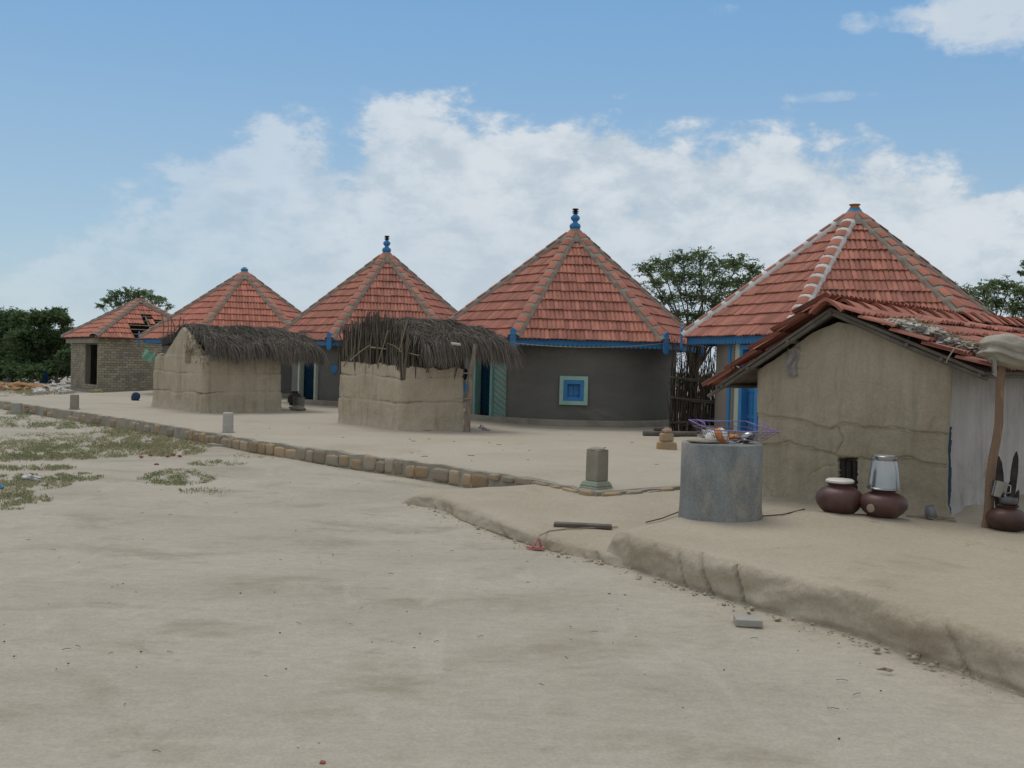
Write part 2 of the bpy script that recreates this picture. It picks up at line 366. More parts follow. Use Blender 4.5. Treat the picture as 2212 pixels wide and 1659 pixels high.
m_lilac = mat('lilac_rubber', (.32, .20, .40), (.26, .16, .34), 4.0, 5, rough=.6, bump=.1, fine=.1)
m_terra = mat('terracotta', (.40, .20, .10), (.32, .15, .08), 4.0, 5, bump=.3, fine=.15)
m_black = mat('soot_black', (.012, .012, .012), (.02, .018, .016), 5.0, 4, rough=.7, bump=.2)
m_charred = mat('charred_stake', (.03, .026, .024), (.05, .042, .036), 8.0, 5, bump=.6, fine=.3)
m_yellow = mat('yellow_cord', (.38, .33, .16), None, 4.0)
m_slab = mat('pale_paver', (.36, .35, .32), (.30, .29, .26), 4.0, 6, bump=.3, bscale=40, fine=.2)
m_brickred = mat('broken_red_brick', (.33, .13, .09), (.27, .10, .07), 8.0, 5, bump=.5, fine=.25)
m_bit = mat('litter_bits', (.15, .12, .09), (.08, .065, .05), 6.0, 4, bump=.2, island=.6)
# ------------------------------------------------------------------ ground
def ground():
    mb = MB(); na = 260; rad = [0.0]; r = .6
    while r < 900: rad.append(r); r *= 1.06
    rows = []
    for i, r in enumerate(rad):
        row = []
        for k in range(na):
            a = 2 * math.pi * k / na
            x, y = r * math.sin(a), r * math.cos(a)
            z = -.012 + .030 * fb(x, y, 0, .35, 4) + .012 * fb(x, y, 5, 1.6, 4)
            z *= min(1, 40 / (r + 1)) if r > 40 else 1
            row.append((x, y, z - (.03 if r > 60 else 0)))
        rows.append(row)
    mb.grid(list(reversed(rows)), closed=True)
    return obj('ground', mb, m_sand, smooth=180)
g = ground(); g['kind'] = 'structure'

def resample(pts, ds):
    out = [Vector(pts[0])]
    for a, b in zip(pts, pts[1:]):
        a = Vector(a); b = Vector(b); n = max(1, int((b - a).length / ds))
        for k in range(1, n + 1): out.append(a.lerp(b, k / n))
    return out
def smooth_line(p, it):
    for _ in range(it):
        p = [p[0]] + [(p[i - 1] + p[i] * 2 + p[i + 1]) / 4 for i in range(1, len(p) - 1)] + [p[-1]]
    return p
def terrace(name, front, d, T, ztop, mt, edge=.16, left=.3, ds=.05, wob=.05, zlow=-.05, nt=60, ragged=.02, dleft=None):
    """a raised earth floor: front line (left to right), running back along d, with a rounded lip"""
    p = smooth_line(resample([Vector((q[0], q[1], 0)) for q in front], ds), 6)
    d = Vector((d[0], d[1], 0)).normalized()
    prof = []
    for k in range(20):
        q = k / 19
        if q < .62: prof.append((edge * .22 * (q / .62), .70 * q / .62))
        else:
            an = (q - .62) / .38 * math.pi / 2; prof.append((edge * (.22 + .78 * (1 - math.cos(an)) ** .8), .70 + .30 * math.sin(an)))
    t = edge
    while t < T: t += max(.02, t * .055); prof.append((t, 1.0))
    rows = []
    acc = 0
    for i, q in enumerate(p):
        if i: acc += (q - p[i - 1]).length
        row = []
        dd_ = d if dleft is None else d.lerp(Vector((dleft[0], dleft[1], 0)).normalized(), max(0, 1 - acc / 3.0)).normalized()
        kl = math.sqrt(max(0, 1 - (1 - min(1, acc / left)) ** 2)) if left else 1
        for t, zf in prof:
            x, y = q.x + dd_.x * t, q.y + dd_.y * t
            e = max(0, 1 - t / (edge * 1.5)); e = e * e * (3 - 2 * e)
            z = zlow + (ztop(x, y) - zlow) * zf * kl
            bulge = (wob * fb(q.x, q.y, z * 1.5, 1.1, 4) + ragged * (abs(fb(q.x, q.y, z * 1.6 + 3, 3.2, 3)) - .25)) * e
            for fq, off in ((1.3, 0), (2.3, 7)):
                gr = max(0, 1 - abs(nz(q.x * fq + z * .9, q.y * fq - z * .7, off)) / .045) * max(0, min(1, .42 + 2.2 * nz(q.x * .8, q.y * .8, off + 3)))
                bulge -= .05 * gr * min(1, e * 1.5); z -= .012 * gr * (e if zf > .95 else 0)
            if zf < .22: bulge += .015 * max(0, nz(q.x * 6, q.y * 6, 2)) - .02 * max(0, 1 - abs(zf - .17) / .05)
            z += .012 * fb(x, y, 2, 1.2, 4) * zf * kl + .004 * fb(x, y, 9, 6, 3) * zf * kl
            row.append((x - dd_.x * bulge, y - dd_.y * bulge, z))
        rows.append(row)
    mb = MB(); mb.grid(list(map(list, zip(*rows))))
    # close the back so that it reads as solid from elsewhere
    o = obj(name, mb, mt, smooth=180); o['kind'] = 'structure'
    return o

# courtyard: the long swept platform the round houses stand on
Z_Y = .2
yl = [G(u, v, Z_Y) for u, v in ((0, 866), (300, 909), (560, 953), (780, 983), (980, 1009), (1150, 1035), (1290, 1064))]
dl = (yl[0] - yl[2]).normalized()
yard_front = [yl[0] + dl * 2.6] + yl + [G(1380, 1056, Z_Y), G(1468, 1049, Z_Y), Vector((3.3, 13.2, 0)), Vector((6.5, 15.8, 0)), Vector((10, 18, 0))]
def zyard(x, y): return Z_Y - .05 * max(0, min(1, (x + 3) / 4)) * max(0, min(1, (y - 18) / 5))
terrace('courtyard', yard_front, (.42, .91), 34, zyard, m_yard, edge=.1, left=.4, ds=.12, wob=.02, nt=40, dleft=(.1, 1))

# lower terrace of beaten mud in front of it
low_front = [G(u, v, 0) for u, v in ((868, 1084), (925, 1098), (1000, 1124), (1065, 1148), (1130, 1170), (1210, 1193), (1300, 1216))]
e_l = (low_front[-1] - low_front[-2]).normalized()
low_front = low_front + [low_front[-1] + e_l * 1.2]
def zlow_(x, y): return .10 + .07 * max(0, min(1, (y - 8.6) / 3.0))
terrace('lower_terrace', low_front, (.80, .60), 4.6, zlow_, m_mud, edge=.13, left=.5, ds=.04, wob=.05, ragged=.03)

# upper terrace
upf = [G(u, v, 0) for u, v in ((1298, 1211), (1370, 1234), (1480, 1268), (1600, 1304), (1760, 1347), (1900, 1390), (2060, 1442), (2212, 1494))]
e_u = (upf[-1] - upf[-3]).normalized()
up_front = upf + [upf[-1] + e_u * 1.5, upf[-1] + e_u * 4]
U0 = upf[0]; eu = (upf[-1] - upf[0]).normalized(); nu = Vector((-eu.y, eu.x, 0))
if nu.y < 0: nu = -nu
DU = Vector((.60, .80, 0)).normalized()
def zup(x, y):
    q = Vector((x, y, 0)) - U0; t = q.dot(nu)
    z = .272 + .006 * min(t, 4) - .035 * max(0, min(1, (q.dot(eu) - 1.0) / 3))
    # low hearth swelling in front of the house wall
    for (bu, bv, br, bh) in ((1770, 1122, .30, .055), (1900, 1128, .32, .045), (2095, 1105, .25, .06), (1690, 1105, .22, .03)):
        c = _b[(bu, bv)]
        z += bh * math.exp(-((x - c.x) ** 2 + (y - c.y) ** 2) / br ** 2)
    return z
_b = {k: G(k[0], k[1], .28) for k in ((1770, 1122), (1900, 1128), (2095, 1105), (1690, 1105))}
terrace('upper_terrace', up_front, DU, 9.5, zup, m_mud, edge=.10, left=.22, ds=.02, wob=.05, ragged=.04, nt=80)
def GU(u, v):
    """point of the upper terrace seen at (u, v)"""
    z = .28
    for _ in range(6): p = G(u, v, z); z = zup(p.x, p.y)
    return G(u, v, z)
def GL(u, v):
    z = .13
    for _ in range(6): p = G(u, v, z); z = zlow_(p.x, p.y)
    return G(u, v, z)

# retaining wall of ochre stones along the courtyard edge
def retaining_wall():
    root = thing('retaining_wall', 'low wall of ochre stones and mortar along the edge of the courtyard', 'stone wall', yl[3] * 1.0)
    root.location.z = 0
    line = [yl[0] + dl * 2.4] + yl + [G(1380, 1058, Z_Y), G(1470, 1051, Z_Y)]
    line = [Vector((p.x, p.y, 0)) for p in line]
    p = resample(line, .05); mb = MB(); core = MB()
    acc = 0; nxt = 0; rows = []
    n_pt = len(p)
    for i, q in enumerate(p):
        a = p[max(0, i - 1)]; b = p[min(n_pt - 1, i + 1)]; t = (b - a).normalized(); nrm = Vector((t.y, -t.x, 0))
        if nrm.y > 0: nrm = -nrm
        top = Z_Y + .006 + .024 * fb(q.x, q.y, 0, 3, 4)
        w1 = .07 + .02 * fb(q.x, q.y, 3, 3, 3)
        rows.append([q + nrm * (w1 + .02) + Vector((0, 0, -.08)), q + nrm * w1 + Vector((0, 0, top * .55)), q + nrm * (w1 - .02) + Vector((0, 0, top)),
                     q - nrm * (.03 + .07 * nz(q.x * 2, q.y * 2)) + Vector((0, 0, top + .004)), q - nrm * .16 + Vector((0, 0, top - .08))])
    core.grid(list(map(list, zip(*rows))))
    obj('mortar', core, m_cement, root, smooth=50)
    i = 0
    while i < n_pt - 6:
        L = random.uniform(.20, .40); k = max(3, int(L / .05)); j = min(n_pt - 1, i + k)
        a, b = p[i], p[j]; t = (b - a); ln = t.length; t.normalize(); nrm = Vector((t.y, -t.x, 0))
        if nrm.y > 0: nrm = -nrm
        c = (a + b) / 2
        u, v = proj(c)
        if random.random() < (.97 if u > 420 else .5):
            h = random.uniform(.17, .24); z0 = random.uniform(-.04, .0)
            if u > 1062: h = random.uniform(.07, .1); z0 = .12
            if u < 180: h *= .7
            # a rough block: squashed lump with flattened faces
            rows = []; sd_ = i * .37; m_ = 10
            for ii in range(m_ + 1):
                th = math.pi * ii / m_; row = []
                for jj in range(2 * m_):
                    ph = math.pi * jj / m_
                    dx, dy, dz = math.sin(th) * math.cos(ph), math.sin(th) * math.sin(ph), -math.cos(th)
                    s_ = 1 / max(abs(dx), abs(dy), abs(dz)); s_ = 1 + (s_ - 1) * .72
                    kk = s_ * (1 + .13 * fb(dx + sd_, dy, dz, 2.2, 3))
                    row.append(c + nrm * (.055 + dy * .05 * kk) + t * (dx * ln * .47 * kk) + Vector((0, 0, z0 + h / 2 + dz * h * .47 * kk)))
                rows.append(row)
            mb.grid(rows, closed=True)
        i = j + (1 if random.random() < .25 else 0)
    obj('stones', mb, m_stone, root, smooth=60)
retaining_wall()
def clods():
    rng = random.Random(61); mb = MB()
    for line, n in ((up_front[:-2], 170), (low_front[:-1], 90)):
        pp = resample([Vector((q[0], q[1], 0)) for q in line], .05)
        for k in range(n):
            q = rng.choice(pp); s_ = min(.02, .003 + rng.expovariate(1 / .005)); off = abs(rng.gauss(0, .07)) + .005
            c = q + Vector((eu.y, -eu.x, 0)) * (off if eu.y < 0 and Vector((eu.y, -eu.x, 0)).y < 0 else -off) + Vector((rng.gauss(0, .03), 0, s_ * .2))
            mb.lump(c, s_ * rng.uniform(.9, 1.5), s_, s_ * .7, seed=k, amp=.5, n=5, rot=rng.random() * 3)
    o = obj('dirt', mb, m_mud); tag(o, 'crumbled clods of mud along the foot of the terrace banks', 'dirt', kind='stuff')
clods()

# ------------------------------------------------------------------ tiles, hips, finials
def tile_face(mb, a, b, c, d, tw=.215, course=.37, lift=.046, rib=.023, per=12, skip=None, jit=1.0, lip=.024):
    a, b, c, d = map(Vector, (a, b, c, d))
    X = (b - a).normalized(); Y = (d - a) - X * (d - a).dot(X); Lh = Y.length; Y.normalize(); N = X.cross(Y)
    xd = (d - a).dot(X); W = (b - a).length; xc = (c - b).dot(X)
    nc = max(2, round(Lh / course)); ch = Lh / nc
    xl = lambda y: xd * min(1, max(0, y / Lh)); xr = lambda y: W + xc * min(1, max(0, y / Lh))
    for j in range(nc):
        y0 = j * ch - .05; y1 = min(Lh, y0 + ch * 1.16)
        L0, R0, L1, R1 = xl(y0), xr(y0), xl(y1), xr(y1)
        off = random.uniform(-.02, .02)
        for i in range(int(math.floor(min(L0, L1) / tw)) - 1, int(math.ceil(max(R0, R1) / tw)) + 1):
            x0 = i * tw + off; x1 = x0 + tw
            if x1 <= L0 + .01 or x0 >= R0 - .01: continue
            if skip and skip(a + X * ((x0 + x1) / 2) + Y * ((y0 + y1) / 2)): continue
            lf = lift + random.uniform(-.005, .008) * jit; dy = random.uniform(-.012, .012) * jit
            tl = random.uniform(-.006, .006) * jit
            rowL, rowB, rowM, rowT = [], [], [], []
            for k in range(per + 1):
                q = k / per; x = x0 + tw * q * .975
                h = rib * abs(math.sin(2 * math.pi * q)) ** .8 + tl * (q - .5)
                xb = min(max(x, L0), R0); xt = min(max(x, L1), R1)
                pb = a + X * xb + Y * (y0 + dy)
                rowB.append(pb + N * (lf + h)); rowL.append(pb + N * (lf + h - lip))
                rowT.append(a + X * xt + Y * y1 + N * (.008 + h))
            mb.grid([rowL, rowB]); 
            mb.grid([rowB, rowT])
def arc(c, S_, N_, r, phis, flat=.8):
    return [c + S_ * (r * math.sin(p)) + N_ * (r * flat * math.cos(p)) for p in phis]
def hip(mo, ti, p0, p1, r=.165, L=.38, t0=0.0):
    p0 = Vector(p0); p1 = Vector(p1); d = p1 - p0; ln = d.length; d.normalize()
    N = Vector((0, 0, 1)) - d * d.z; N.normalize(); Sd = d.cross(N)
    n = max(3, round(ln / L)); L = ln / n
    wide = [R(a) for a in (-100, -80, -55, -30, 0, 30, 55, 80, 100)]
    rows = []
    for i in range(n):
        c0 = p0 + d * (i * L)
        j = .125 + random.uniform(-.015, .02)
        for (t, rr) in ((0, r), (.03, r + .006), (j - .02, r + .008), (j, r - .004), (L - .03, r - .006)):
            k = 1 + .05 * nz(c0.x * 3 + t * 7, c0.y * 3, c0.z)
            rows.append(arc(c0 + d * t - N * .05, Sd, N, rr * k, wide))
        a0 = random.uniform(38, 46); a1 = a0 + random.uniform(-3, 3)
        ph = [R(x) for x in np.linspace(-a0, a1, 7)]
        rt = r + .004 + random.uniform(0, .006)
        tr = [arc(c0 + d * t - N * .05, Sd, N, rt + e, ph) for t, e in ((j - .005, .008), (j + .01, .014), (L - .015, .004), (L + .012, .002))]
        ti.grid([[q for q in row] for row in tr])
    rows.append(arc(p1 - N * .05, Sd, N, r, wide))
    mo.grid(rows)
    return
FIN_BULB = [(.125, 0), (.145, .02), (.155, .07), (.135, .125), (.07, .165), (.062, .20), (.10, .235), (.128, .285), (.115, .335), (.065, .375), (.055, .40)]
FIN_RING = [(.05, .395), (.05, .42), (.085, .425), (.085, .44), (.045, .45), (.045, .465), (.088, .47), (.088, .485), (.045, .495), (.045, .51), (.082, .515), (.085, .545), (.07, .55)]

def fascia(mb, a, b, z, drop=.165, wl=.115, th=.022, inset=Vector((0, 0, 0))):
    a = Vector((a[0], a[1], z)) + inset; b = Vector((b[0], b[1], z)) + inset
    d = b - a; L = d.length; d.normalize(); nrm = Vector((d.y, -d.x, 0))
    n = max(4, int(L / wl)); top, bot = [], []
    for i in range(n * 6 + 1):
        s_ = L * i / (n * 6); ph = (i % 6) / 6
        dz = drop - .065 + .065 * math.sqrt(max(0, 1 - (2 * ph - 1) ** 2))
        top.append(a + d * s_); bot.append(a + d * s_ - Vector((0, 0, dz)))
    off = nrm * th
    mb.grid([bot, top]); mb.grid([[q + off for q in top], [q + off for q in bot]]); mb.grid([[q + off for q in bot], bot]); mb.grid([top, [q + off for q in top]])

def ang_of(c, Rw, u, z=1.2):
    best = None
    for i in range(-1000, 1001):
        a = R(i * .1)
        uu, vv = proj((c[0] + Rw * math.sin(a), c[1] - Rw * math.cos(a), z))
        if best is None or abs(uu - u) < best[0]: best = (abs(uu - u), a)
    return best[1]
def cyl(c, Rw, a, z): return Vector((c[0] + Rw * math.sin(a), c[1] - Rw * math.cos(a), z))
def frame_at(a):
    return Vector((math.cos(a), math.sin(a), 0)), Vector((math.sin(a), -math.cos(a), 0))

def round_wall(mb, c, Rw, z0, z1, openings, th=.28, n=120, m_in=1):
    angs = [2 * math.pi * k / n - math.pi for k in range(n)]
    zs = [z0 + (z1 - z0) * k / 12 for k in range(13)]
    for (a0, a1, b0, b1) in openings:
        angs = [a for a in angs if abs(a - a0) > .012 and abs(a - a1) > .012] + [a0, a1]
        zs = [z for z in zs if abs(z - b0) > .03 and abs(z - b1) > .03] + [b0, b1]
    angs = sorted(angs); zs = sorted(zs); na = len(angs)
    def hole(am, zm): return any(o[0] < am < o[1] and o[2] < zm < o[3] for o in openings)
    for (Rr, flip, mi) in ((Rw, False, 0), (Rw - th, True, m_in)):
        base = len(mb.v)
        for z in zs:
            for a in angs:
                k = Rr + (.012 * fb(math.sin(a) * 3, math.cos(a) * 3, z * 1.2, 1.1, 3) if not flip else 0)
                mb.v.append(tuple(cyl(c, k, a, z)))
        for i in range(len(zs) - 1):
            for j in range(na):
                j2 = (j + 1) % na
                am = (angs[j] + angs[j2]) / 2 if j2 else (angs[j] + angs[0] + 2 * math.pi) / 2
                if hole(am, (zs[i] + zs[i + 1]) / 2): continue
                q = (base + i * na + j, base + i * na + j2, base + (i + 1) * na + j2, base + (i + 1) * na + j)
                mb.f.append(tuple(reversed(q)) if flip else q); mb.m.append(mi)
    for (a0, a1, b0, b1) in openings:
        st = [a0 + (a1 - a0) * k / 4 for k in range(5)]
        for (aa, s_) in ((a0, 1), (a1, -1)):
            mb.add([cyl(c, Rw, aa, b0), cyl(c, Rw, aa, b1), cyl(c, Rw - th, aa, b1), cyl(c, Rw - th, aa, b0)], [(0, 1, 2, 3)] if s_ < 0 else [(3, 2, 1, 0)], 0)
        for zz in (b0, b1):
            mb.grid([[cyl(c, Rw, x, zz) for x in st], [cyl(c, Rw - th, x, zz) for x in st]], 0)

def hut(label, apex_uv, D, eave_z, Rs, th0, Rw, base_z, bits, fin='full', hipmats=None, tmat=None, wall_m=None, nsides=6, plinth_h=.16, fascia_on=True, apex_m=None):
    ap = P(apex_uv[0], apex_uv[1], D); c = (ap.x, ap.y)
    root = thing('round_house', label, 'hut', (c[0], c[1], base_z))
    th = [R(th0 + 360 / nsides * k) for k in range(nsides)]
    if not isinstance(Rs, list): Rs = [Rs] * nsides
    cor = [Vector((c[0] + Rs[k] * math.sin(th[k]), c[1] - Rs[k] * math.cos(th[k]), eave_z)) for k in range(nsides)]
    tiles = MB(); deck = MB()
    apx = Vector((c[0], c[1], ap.z))
    for k in range(nsides):
        a, b = cor[k], cor[(k + 1) % nsides]
        tile_face(tiles, a, b, apx, apx)
    n_ = len(cor)
    dk = [q + (Vector((c[0], c[1], q.z)) - q) * .04 - Vector((0, 0, .03)) for q in cor]
    deck.add(dk + [apx - Vector((0, 0, .06))], [(k, (k + 1) % n_, n_) for k in range(n_)])
    lower = [q - Vector((0, 0, .05)) for q in dk]
    deck.add(lower + [apx - Vector((0, 0, .13))], [((k + 1) % n_, k, n_) for k in range(n_)])
    deck.add(dk + lower, [((k + 1) % n_, k, n_ + k, n_ + (k + 1) % n_) for k in range(n_)])
    roof = obj('roof', tiles, tmat or m_tile, root, smooth=55)
    obj('roof_deck', deck, m_wood, roof)
    for k in range(nsides):
        mo, ti = MB(), MB()
        q = cor[k] + Vector((0, 0, .05)); top = apx + Vector((0, 0, .06))
        d = (top - q).normalized()
        hip(mo, ti, q - d * .02, top - d * .25)
        hp = obj('hip_ridge', mo, (hipmats or {}).get(k, m_mortar), root, smooth=60)
        obj('ridge_tiles', ti, m_htile, hp, smooth=60)
    cap = MB(); sl = (ap.z - eave_z) / (Rs[0] * math.cos(math.pi / nsides))
    cap.lathe((c[0], c[1], ap.z), [(.46, -.46 * sl + .10), (.40, -.40 * sl + .16), (.26, -.26 * sl + .17), (.13, .06), (.11, .09)], 24, wob=.05)
    obj('apex_cap', cap, apex_m or m_mortar, root, smooth=60)
    f = MB(); ft = (c[0], c[1], ap.z + .07)
    if fin == 'full':
        f.lathe(ft, FIN_BULB, 20); fo = obj('finial', f, m_blue, root, smooth=60)
        g_ = MB(); g_.lathe(ft, FIN_RING, 20); obj('ring_stack', g_, m_black, fo, smooth=30)
    elif fin == 'pot':
        f.lathe(ft, [(.11, 0), (.14, .03), (.145, .07), (.11, .11), (.07, .125), (.075, .15), (.05, .155)], 20); obj('finial', f, m_blue, root, smooth=60)
    elif fin == 'rim':
        f.lathe(ft, [(.17, -.07), (.15, -.01), (.11, .03), (.09, .05)], 20); fo = obj('finial', f, m_blue, root, smooth=60)
        g_ = MB(); g_.lathe(ft, [(.12, .03), (.10, .06), (.085, .085), (.12, .10), (.125, .12), (.08, .125)], 20); obj('pot_rim', g_, m_terra, fo, smooth=40)
    if fascia_on:
        fm = MB()
        for k in range(nsides):
            a, b = cor[k], cor[(k + 1) % nsides]; ce = Vector((c[0], c[1], eave_z))
            a2 = a + (ce - a) * .035; b2 = b + (ce - b) * .035
            fascia(fm, a2, b2, eave_z - .01)
        obj('fascia_board', fm, m_blue, root)
        for k in range(nsides):
            bm_ = MB(); tn, nn = frame_at(th[k]); ce = cor[k] + nn * .03
            o_ = [(-.075, -.24), (-.075, .16), (-.06, .21), (-.03, .22), (0, .255), (.03, .22), (.06, .21), (.075, .16), (.075, -.24), (.045, -.285), (0, -.31), (-.045, -.285)]
            fr = [ce + tn * x + Vector((0, 0, z)) + nn * .025 for x, z in o_]; bk = [q - nn * .05 for q in fr]; m_ = len(o_)
            bm_.add(fr + bk, [tuple(reversed(range(m_))), tuple(m_ + i for i in range(m_))] + [(i, (i + 1) % m_, m_ + (i + 1) % m_, m_ + i) for i in range(m_)])
            obj('corner_bracket', bm_, m_blue, root)
    info = dict(c=c, root=root, cor=cor, apex=apx, Rw=Rw, base=base_z, eave=eave_z, floor=base_z + plinth_h)
    if wall_m:
        ops = bits(info) or []
        wmb = MB(); round_wall(wmb, c, Rw, base_z - .05, eave_z + .32, ops)
        obj('wall', wmb, [wall_m, m_black], root, smooth=40)
        pm = MB()
        pm.lathe((c[0], c[1], base_z), [(Rw + .17, -.25), (Rw + .15, plinth_h - .03), (Rw + .12, plinth_h), (Rw - .1, plinth_h)], 90, wob=.012)
        obj('plinth', pm, m_cement, root, smooth=50)
    return info

def door_in(info, uL, uR, z1, leaf_m, frame_m, open_dark=False, fw=.09):
    """door between pixel columns, returns its wall opening"""
    c, Rw, z0 = info['c'], info['Rw'], info['floor']
    a0, a1 = ang_of(c, Rw, uL), ang_of(c, Rw, uR)
    am = (a0 + a1) / 2; tn, nn = frame_at(am); wd = Rw * abs(a1 - a0)
    ce = cyl(c, Rw - .16, am, (z0 + z1) / 2); h = z1 - z0
    lf = MB(); npl = 5
    for i in range(npl):
        lf.obox(ce + tn * (wd * ((i + .5) / npl - .5)), tn, nn, (0, 0, 1), wd / npl / 2 - .004, .02 + .003 * (i % 2), h / 2 - .02)
    for zz in (-.32, .0, .32):
        lf.obox(ce + nn * .032 + Vector((0, 0, zz * h)), tn, nn, (0, 0, 1), wd / 2 - .03, .014, .04)
    dr = obj('door', lf, leaf_m, info['root'])
    fm = MB(); cf = cyl(c, Rw, am, (z0 + z1) / 2)
    for s_ in (-1, 1): fm.obox(cf + tn * (s_ * (wd / 2 - fw / 2 + .03)) - nn * .03, tn, nn, (0, 0, 1), fw / 2, .09, h / 2)
    fm.obox(cf + Vector((0, 0, h / 2)) - nn * .03, tn, nn, (0, 0, 1), wd / 2 + .06, .085, fw / 2)
    obj('door_frame', fm, frame_m, dr)
    return (a0, a1, z0, z1), am, tn, nn

# -- hut with the little blue window (middle of the picture)
def bits3(i):
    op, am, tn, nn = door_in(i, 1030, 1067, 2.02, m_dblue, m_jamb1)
    c, Rw = i['c'], i['Rw']
    # painted jamb panel with slanting joints beside the door
    a0, a1 = ang_of(c, Rw, 1069), ang_of(c, Rw, 1095)
    mb = MB(); n = 13; z0, z1 = i['floor'], 2.2
    hgt = (z1 - z0) / n; sl = .24
    for k in range(-2, n + 2):
        zl, zr_ = z0 + hgt * k + sl, z0 + hgt * k
        q = []
        for (a, zb) in ((a0, zl), (a1, zr_)):
            for dz in (.008, hgt - .008):
                q.append((a, min(max(zb + dz, z0), z1)))
        if abs(q[0][1] - q[1][1]) < 1e-4 and abs(q[2][1] - q[3][1]) < 1e-4: continue
        pp = [cyl(c, Rw + .035, a, z) for a, z in (q[0], q[2], q[3], q[1])]; pb = [cyl(c, Rw - .01, a, z) for a, z in (q[0], q[2], q[3], q[1])]
        mb.add(pp + pb, [(0, 1, 2, 3), (4, 5, 1, 0), (5, 6, 2, 1), (6, 7, 3, 2), (7, 4, 0, 3)], k % 2)
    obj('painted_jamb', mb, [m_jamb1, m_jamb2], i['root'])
    # window
    aw = ang_of(c, Rw, 1239.5); tn, nn = frame_at(aw); zc = P(1239, 843.5, c[1] - Rw).z; ce = cyl(c, Rw, aw, zc)
    sc_ = (c[1] - Rw) / F; hw, hh = 30.5 * sc_, 31 * sc_
    def ring(hw, hh, bw, dep, off, mt, name, par):
        m_ = MB(); cc = ce + nn * off
        for s_ in (-1, 1):
            m_.obox(cc + tn * (s_ * (hw - bw / 2)), tn, nn, (0, 0, 1), bw / 2, dep / 2, hh)
            m_.obox(cc + Vector((0, 0, s_ * (hh - bw / 2))), tn, nn, (0, 0, 1), hw - bw, dep / 2 - .002, bw / 2)
        return obj(name, m_, mt, par)
    sur = ring(hw, hh, .095, .07, .035, m_mint, 'window', i['root'])
    ring(hw - .097, hh - .097, .095, .11, .01, m_blue, 'frame', sur)
    sh = MB(); w2, h2 = hw - .19, hh - .19
    for s_ in (-1, 1):
        sh.obox(ce - nn * .07 + tn * (s_ * w2 / 2), tn, nn, (0, 0, 1), w2 / 2 - .004, .012, h2)
        for t_ in (-1, 1): sh.obox(ce - nn * .055 + tn * (s_ * w2 / 2) + Vector((0, 0, t_ * h2 * .45)), tn, nn, (0, 0, 1), w2 * .3, .008, h2 * .28)
    obj('shutters', sh, m_blue, sur)
    dw = (hw - .1) / Rw
    return [op, (aw - dw, aw + dw, zc - hh + .1, zc + hh - .1)]
H3 = hut('grey round house with a small blue window framed in mint and a tall blue finial', (1242, 500), 27.5, 2.27, [3.7, 3.7, 3.6, 3.7, 3.7, 3.9], -25.6, 2.83, .15, bits3, wall_m=m_grey)

# -- hut with white painted hips, right
def bits4(i):
    op, am, tn, nn = door_in(i, 1603, 1640, 2.12, m_blue, m_blue)
    c, Rw = i['c'], i['Rw']
    def strip(u0, u1, zt, mt, name, proud=.03):
        a0, a1 = ang_of(c, Rw, u0), ang_of(c, Rw, u1); m_ = MB(); am = (a0 + a1) / 2; tn, nn = frame_at(am)
        m_.obox(cyl(c, Rw, am, (i['floor'] + zt) / 2), tn, nn, (0, 0, 1), Rw * abs(a1 - a0) / 2, proud, (zt - i['floor']) / 2)
        return obj(name, m_, mt, i['root'])
    strip(1573, 1578, 2.2, m_blue, 'painted_strip')
    s2 = strip(1588, 1598, 2.2, m_mint2, 'carved_jamb')
    a0 = ang_of(c, Rw, 1587.5); m_ = MB(); tn, nn = frame_at(a0)
    for k in range(34):
        m_.obox(cyl(c, Rw + .028, a0, i['floor'] + .05 + k * .058), tn, nn, (0, 0, 1), .02, .012, .018)
    obj('carved_teeth', m_, m_wood, s2)
    return [op]
H4 = hut('round house with white mortar on its left hips and a blue door', (1846, 460), 22.6, 2.36, 3.72, -37, 2.95, .17, bits4, fin='rim', wall_m=m_tan,
         hipmats={0: m_wmort, 5: m_wmort})

def bits2(i):
    op, am, tn, nn = door_in(i, 650, 686, 2.0, m_dblue, m_mint2)
    c, Rw = i['c'], i['Rw']
    a = ang_of(c, Rw, 722); tn, nn = frame_at(a); zc = P(722, 797, c[1] - Rw * math.cos(a)).z; ce = cyl(c, Rw + .012, a, zc)
    o_ = [(0, -.18), (.07, -.09), (.12, .0), (.125, .07), (.08, .11), (.045, .10), (0, .14), (-.045, .10), (-.08, .11), (-.125, .07), (-.12, 0), (-.07, -.09)]
    m_ = MB(); n = len(o_)
    fr = [ce + tn * x + Vector((0, 0, z)) + nn * .01 for x, z in o_]; bk = [q - nn * .03 for q in fr]
    m_.add(fr + bk, [tuple(range(n))] + [((k + 1) % n, k, n + k, n + (k + 1) % n) for k in range(n)])
    obj('heart_ornament', m_, m_blue, i['root'])
    return [op]
H2 = hut('grey round house with a blue heart on its wall, between the two mud sheds', (835, 549), 34.2, 2.24, 3.75, -19, 3.05, .2, bits2, wall_m=m_grey)
H1 = hut('round house behind the large thatched shed with only a short blue knob on its roof', (528, 590), 39, 2.26, 3.75, -11, 2.95, .2, lambda i: [], fin='pot', wall_m=m_grey, tmat=m_tile0)

# yellow cord strung across the front of the window house
mb = MB(); a = P(1113, 741, 23.9); b = P(1432, 742, 24.4); mb.tube([a.lerp(b, t) + Vector((0, 0, -.10 * 4 * t * (1 - t))) for t in np.linspace(0, 1, 15)], .007, 5)
tag(obj('cord', mb, m_yellow, base=a), 'thin yellow cord strung under the eave over the blue window', 'cord')

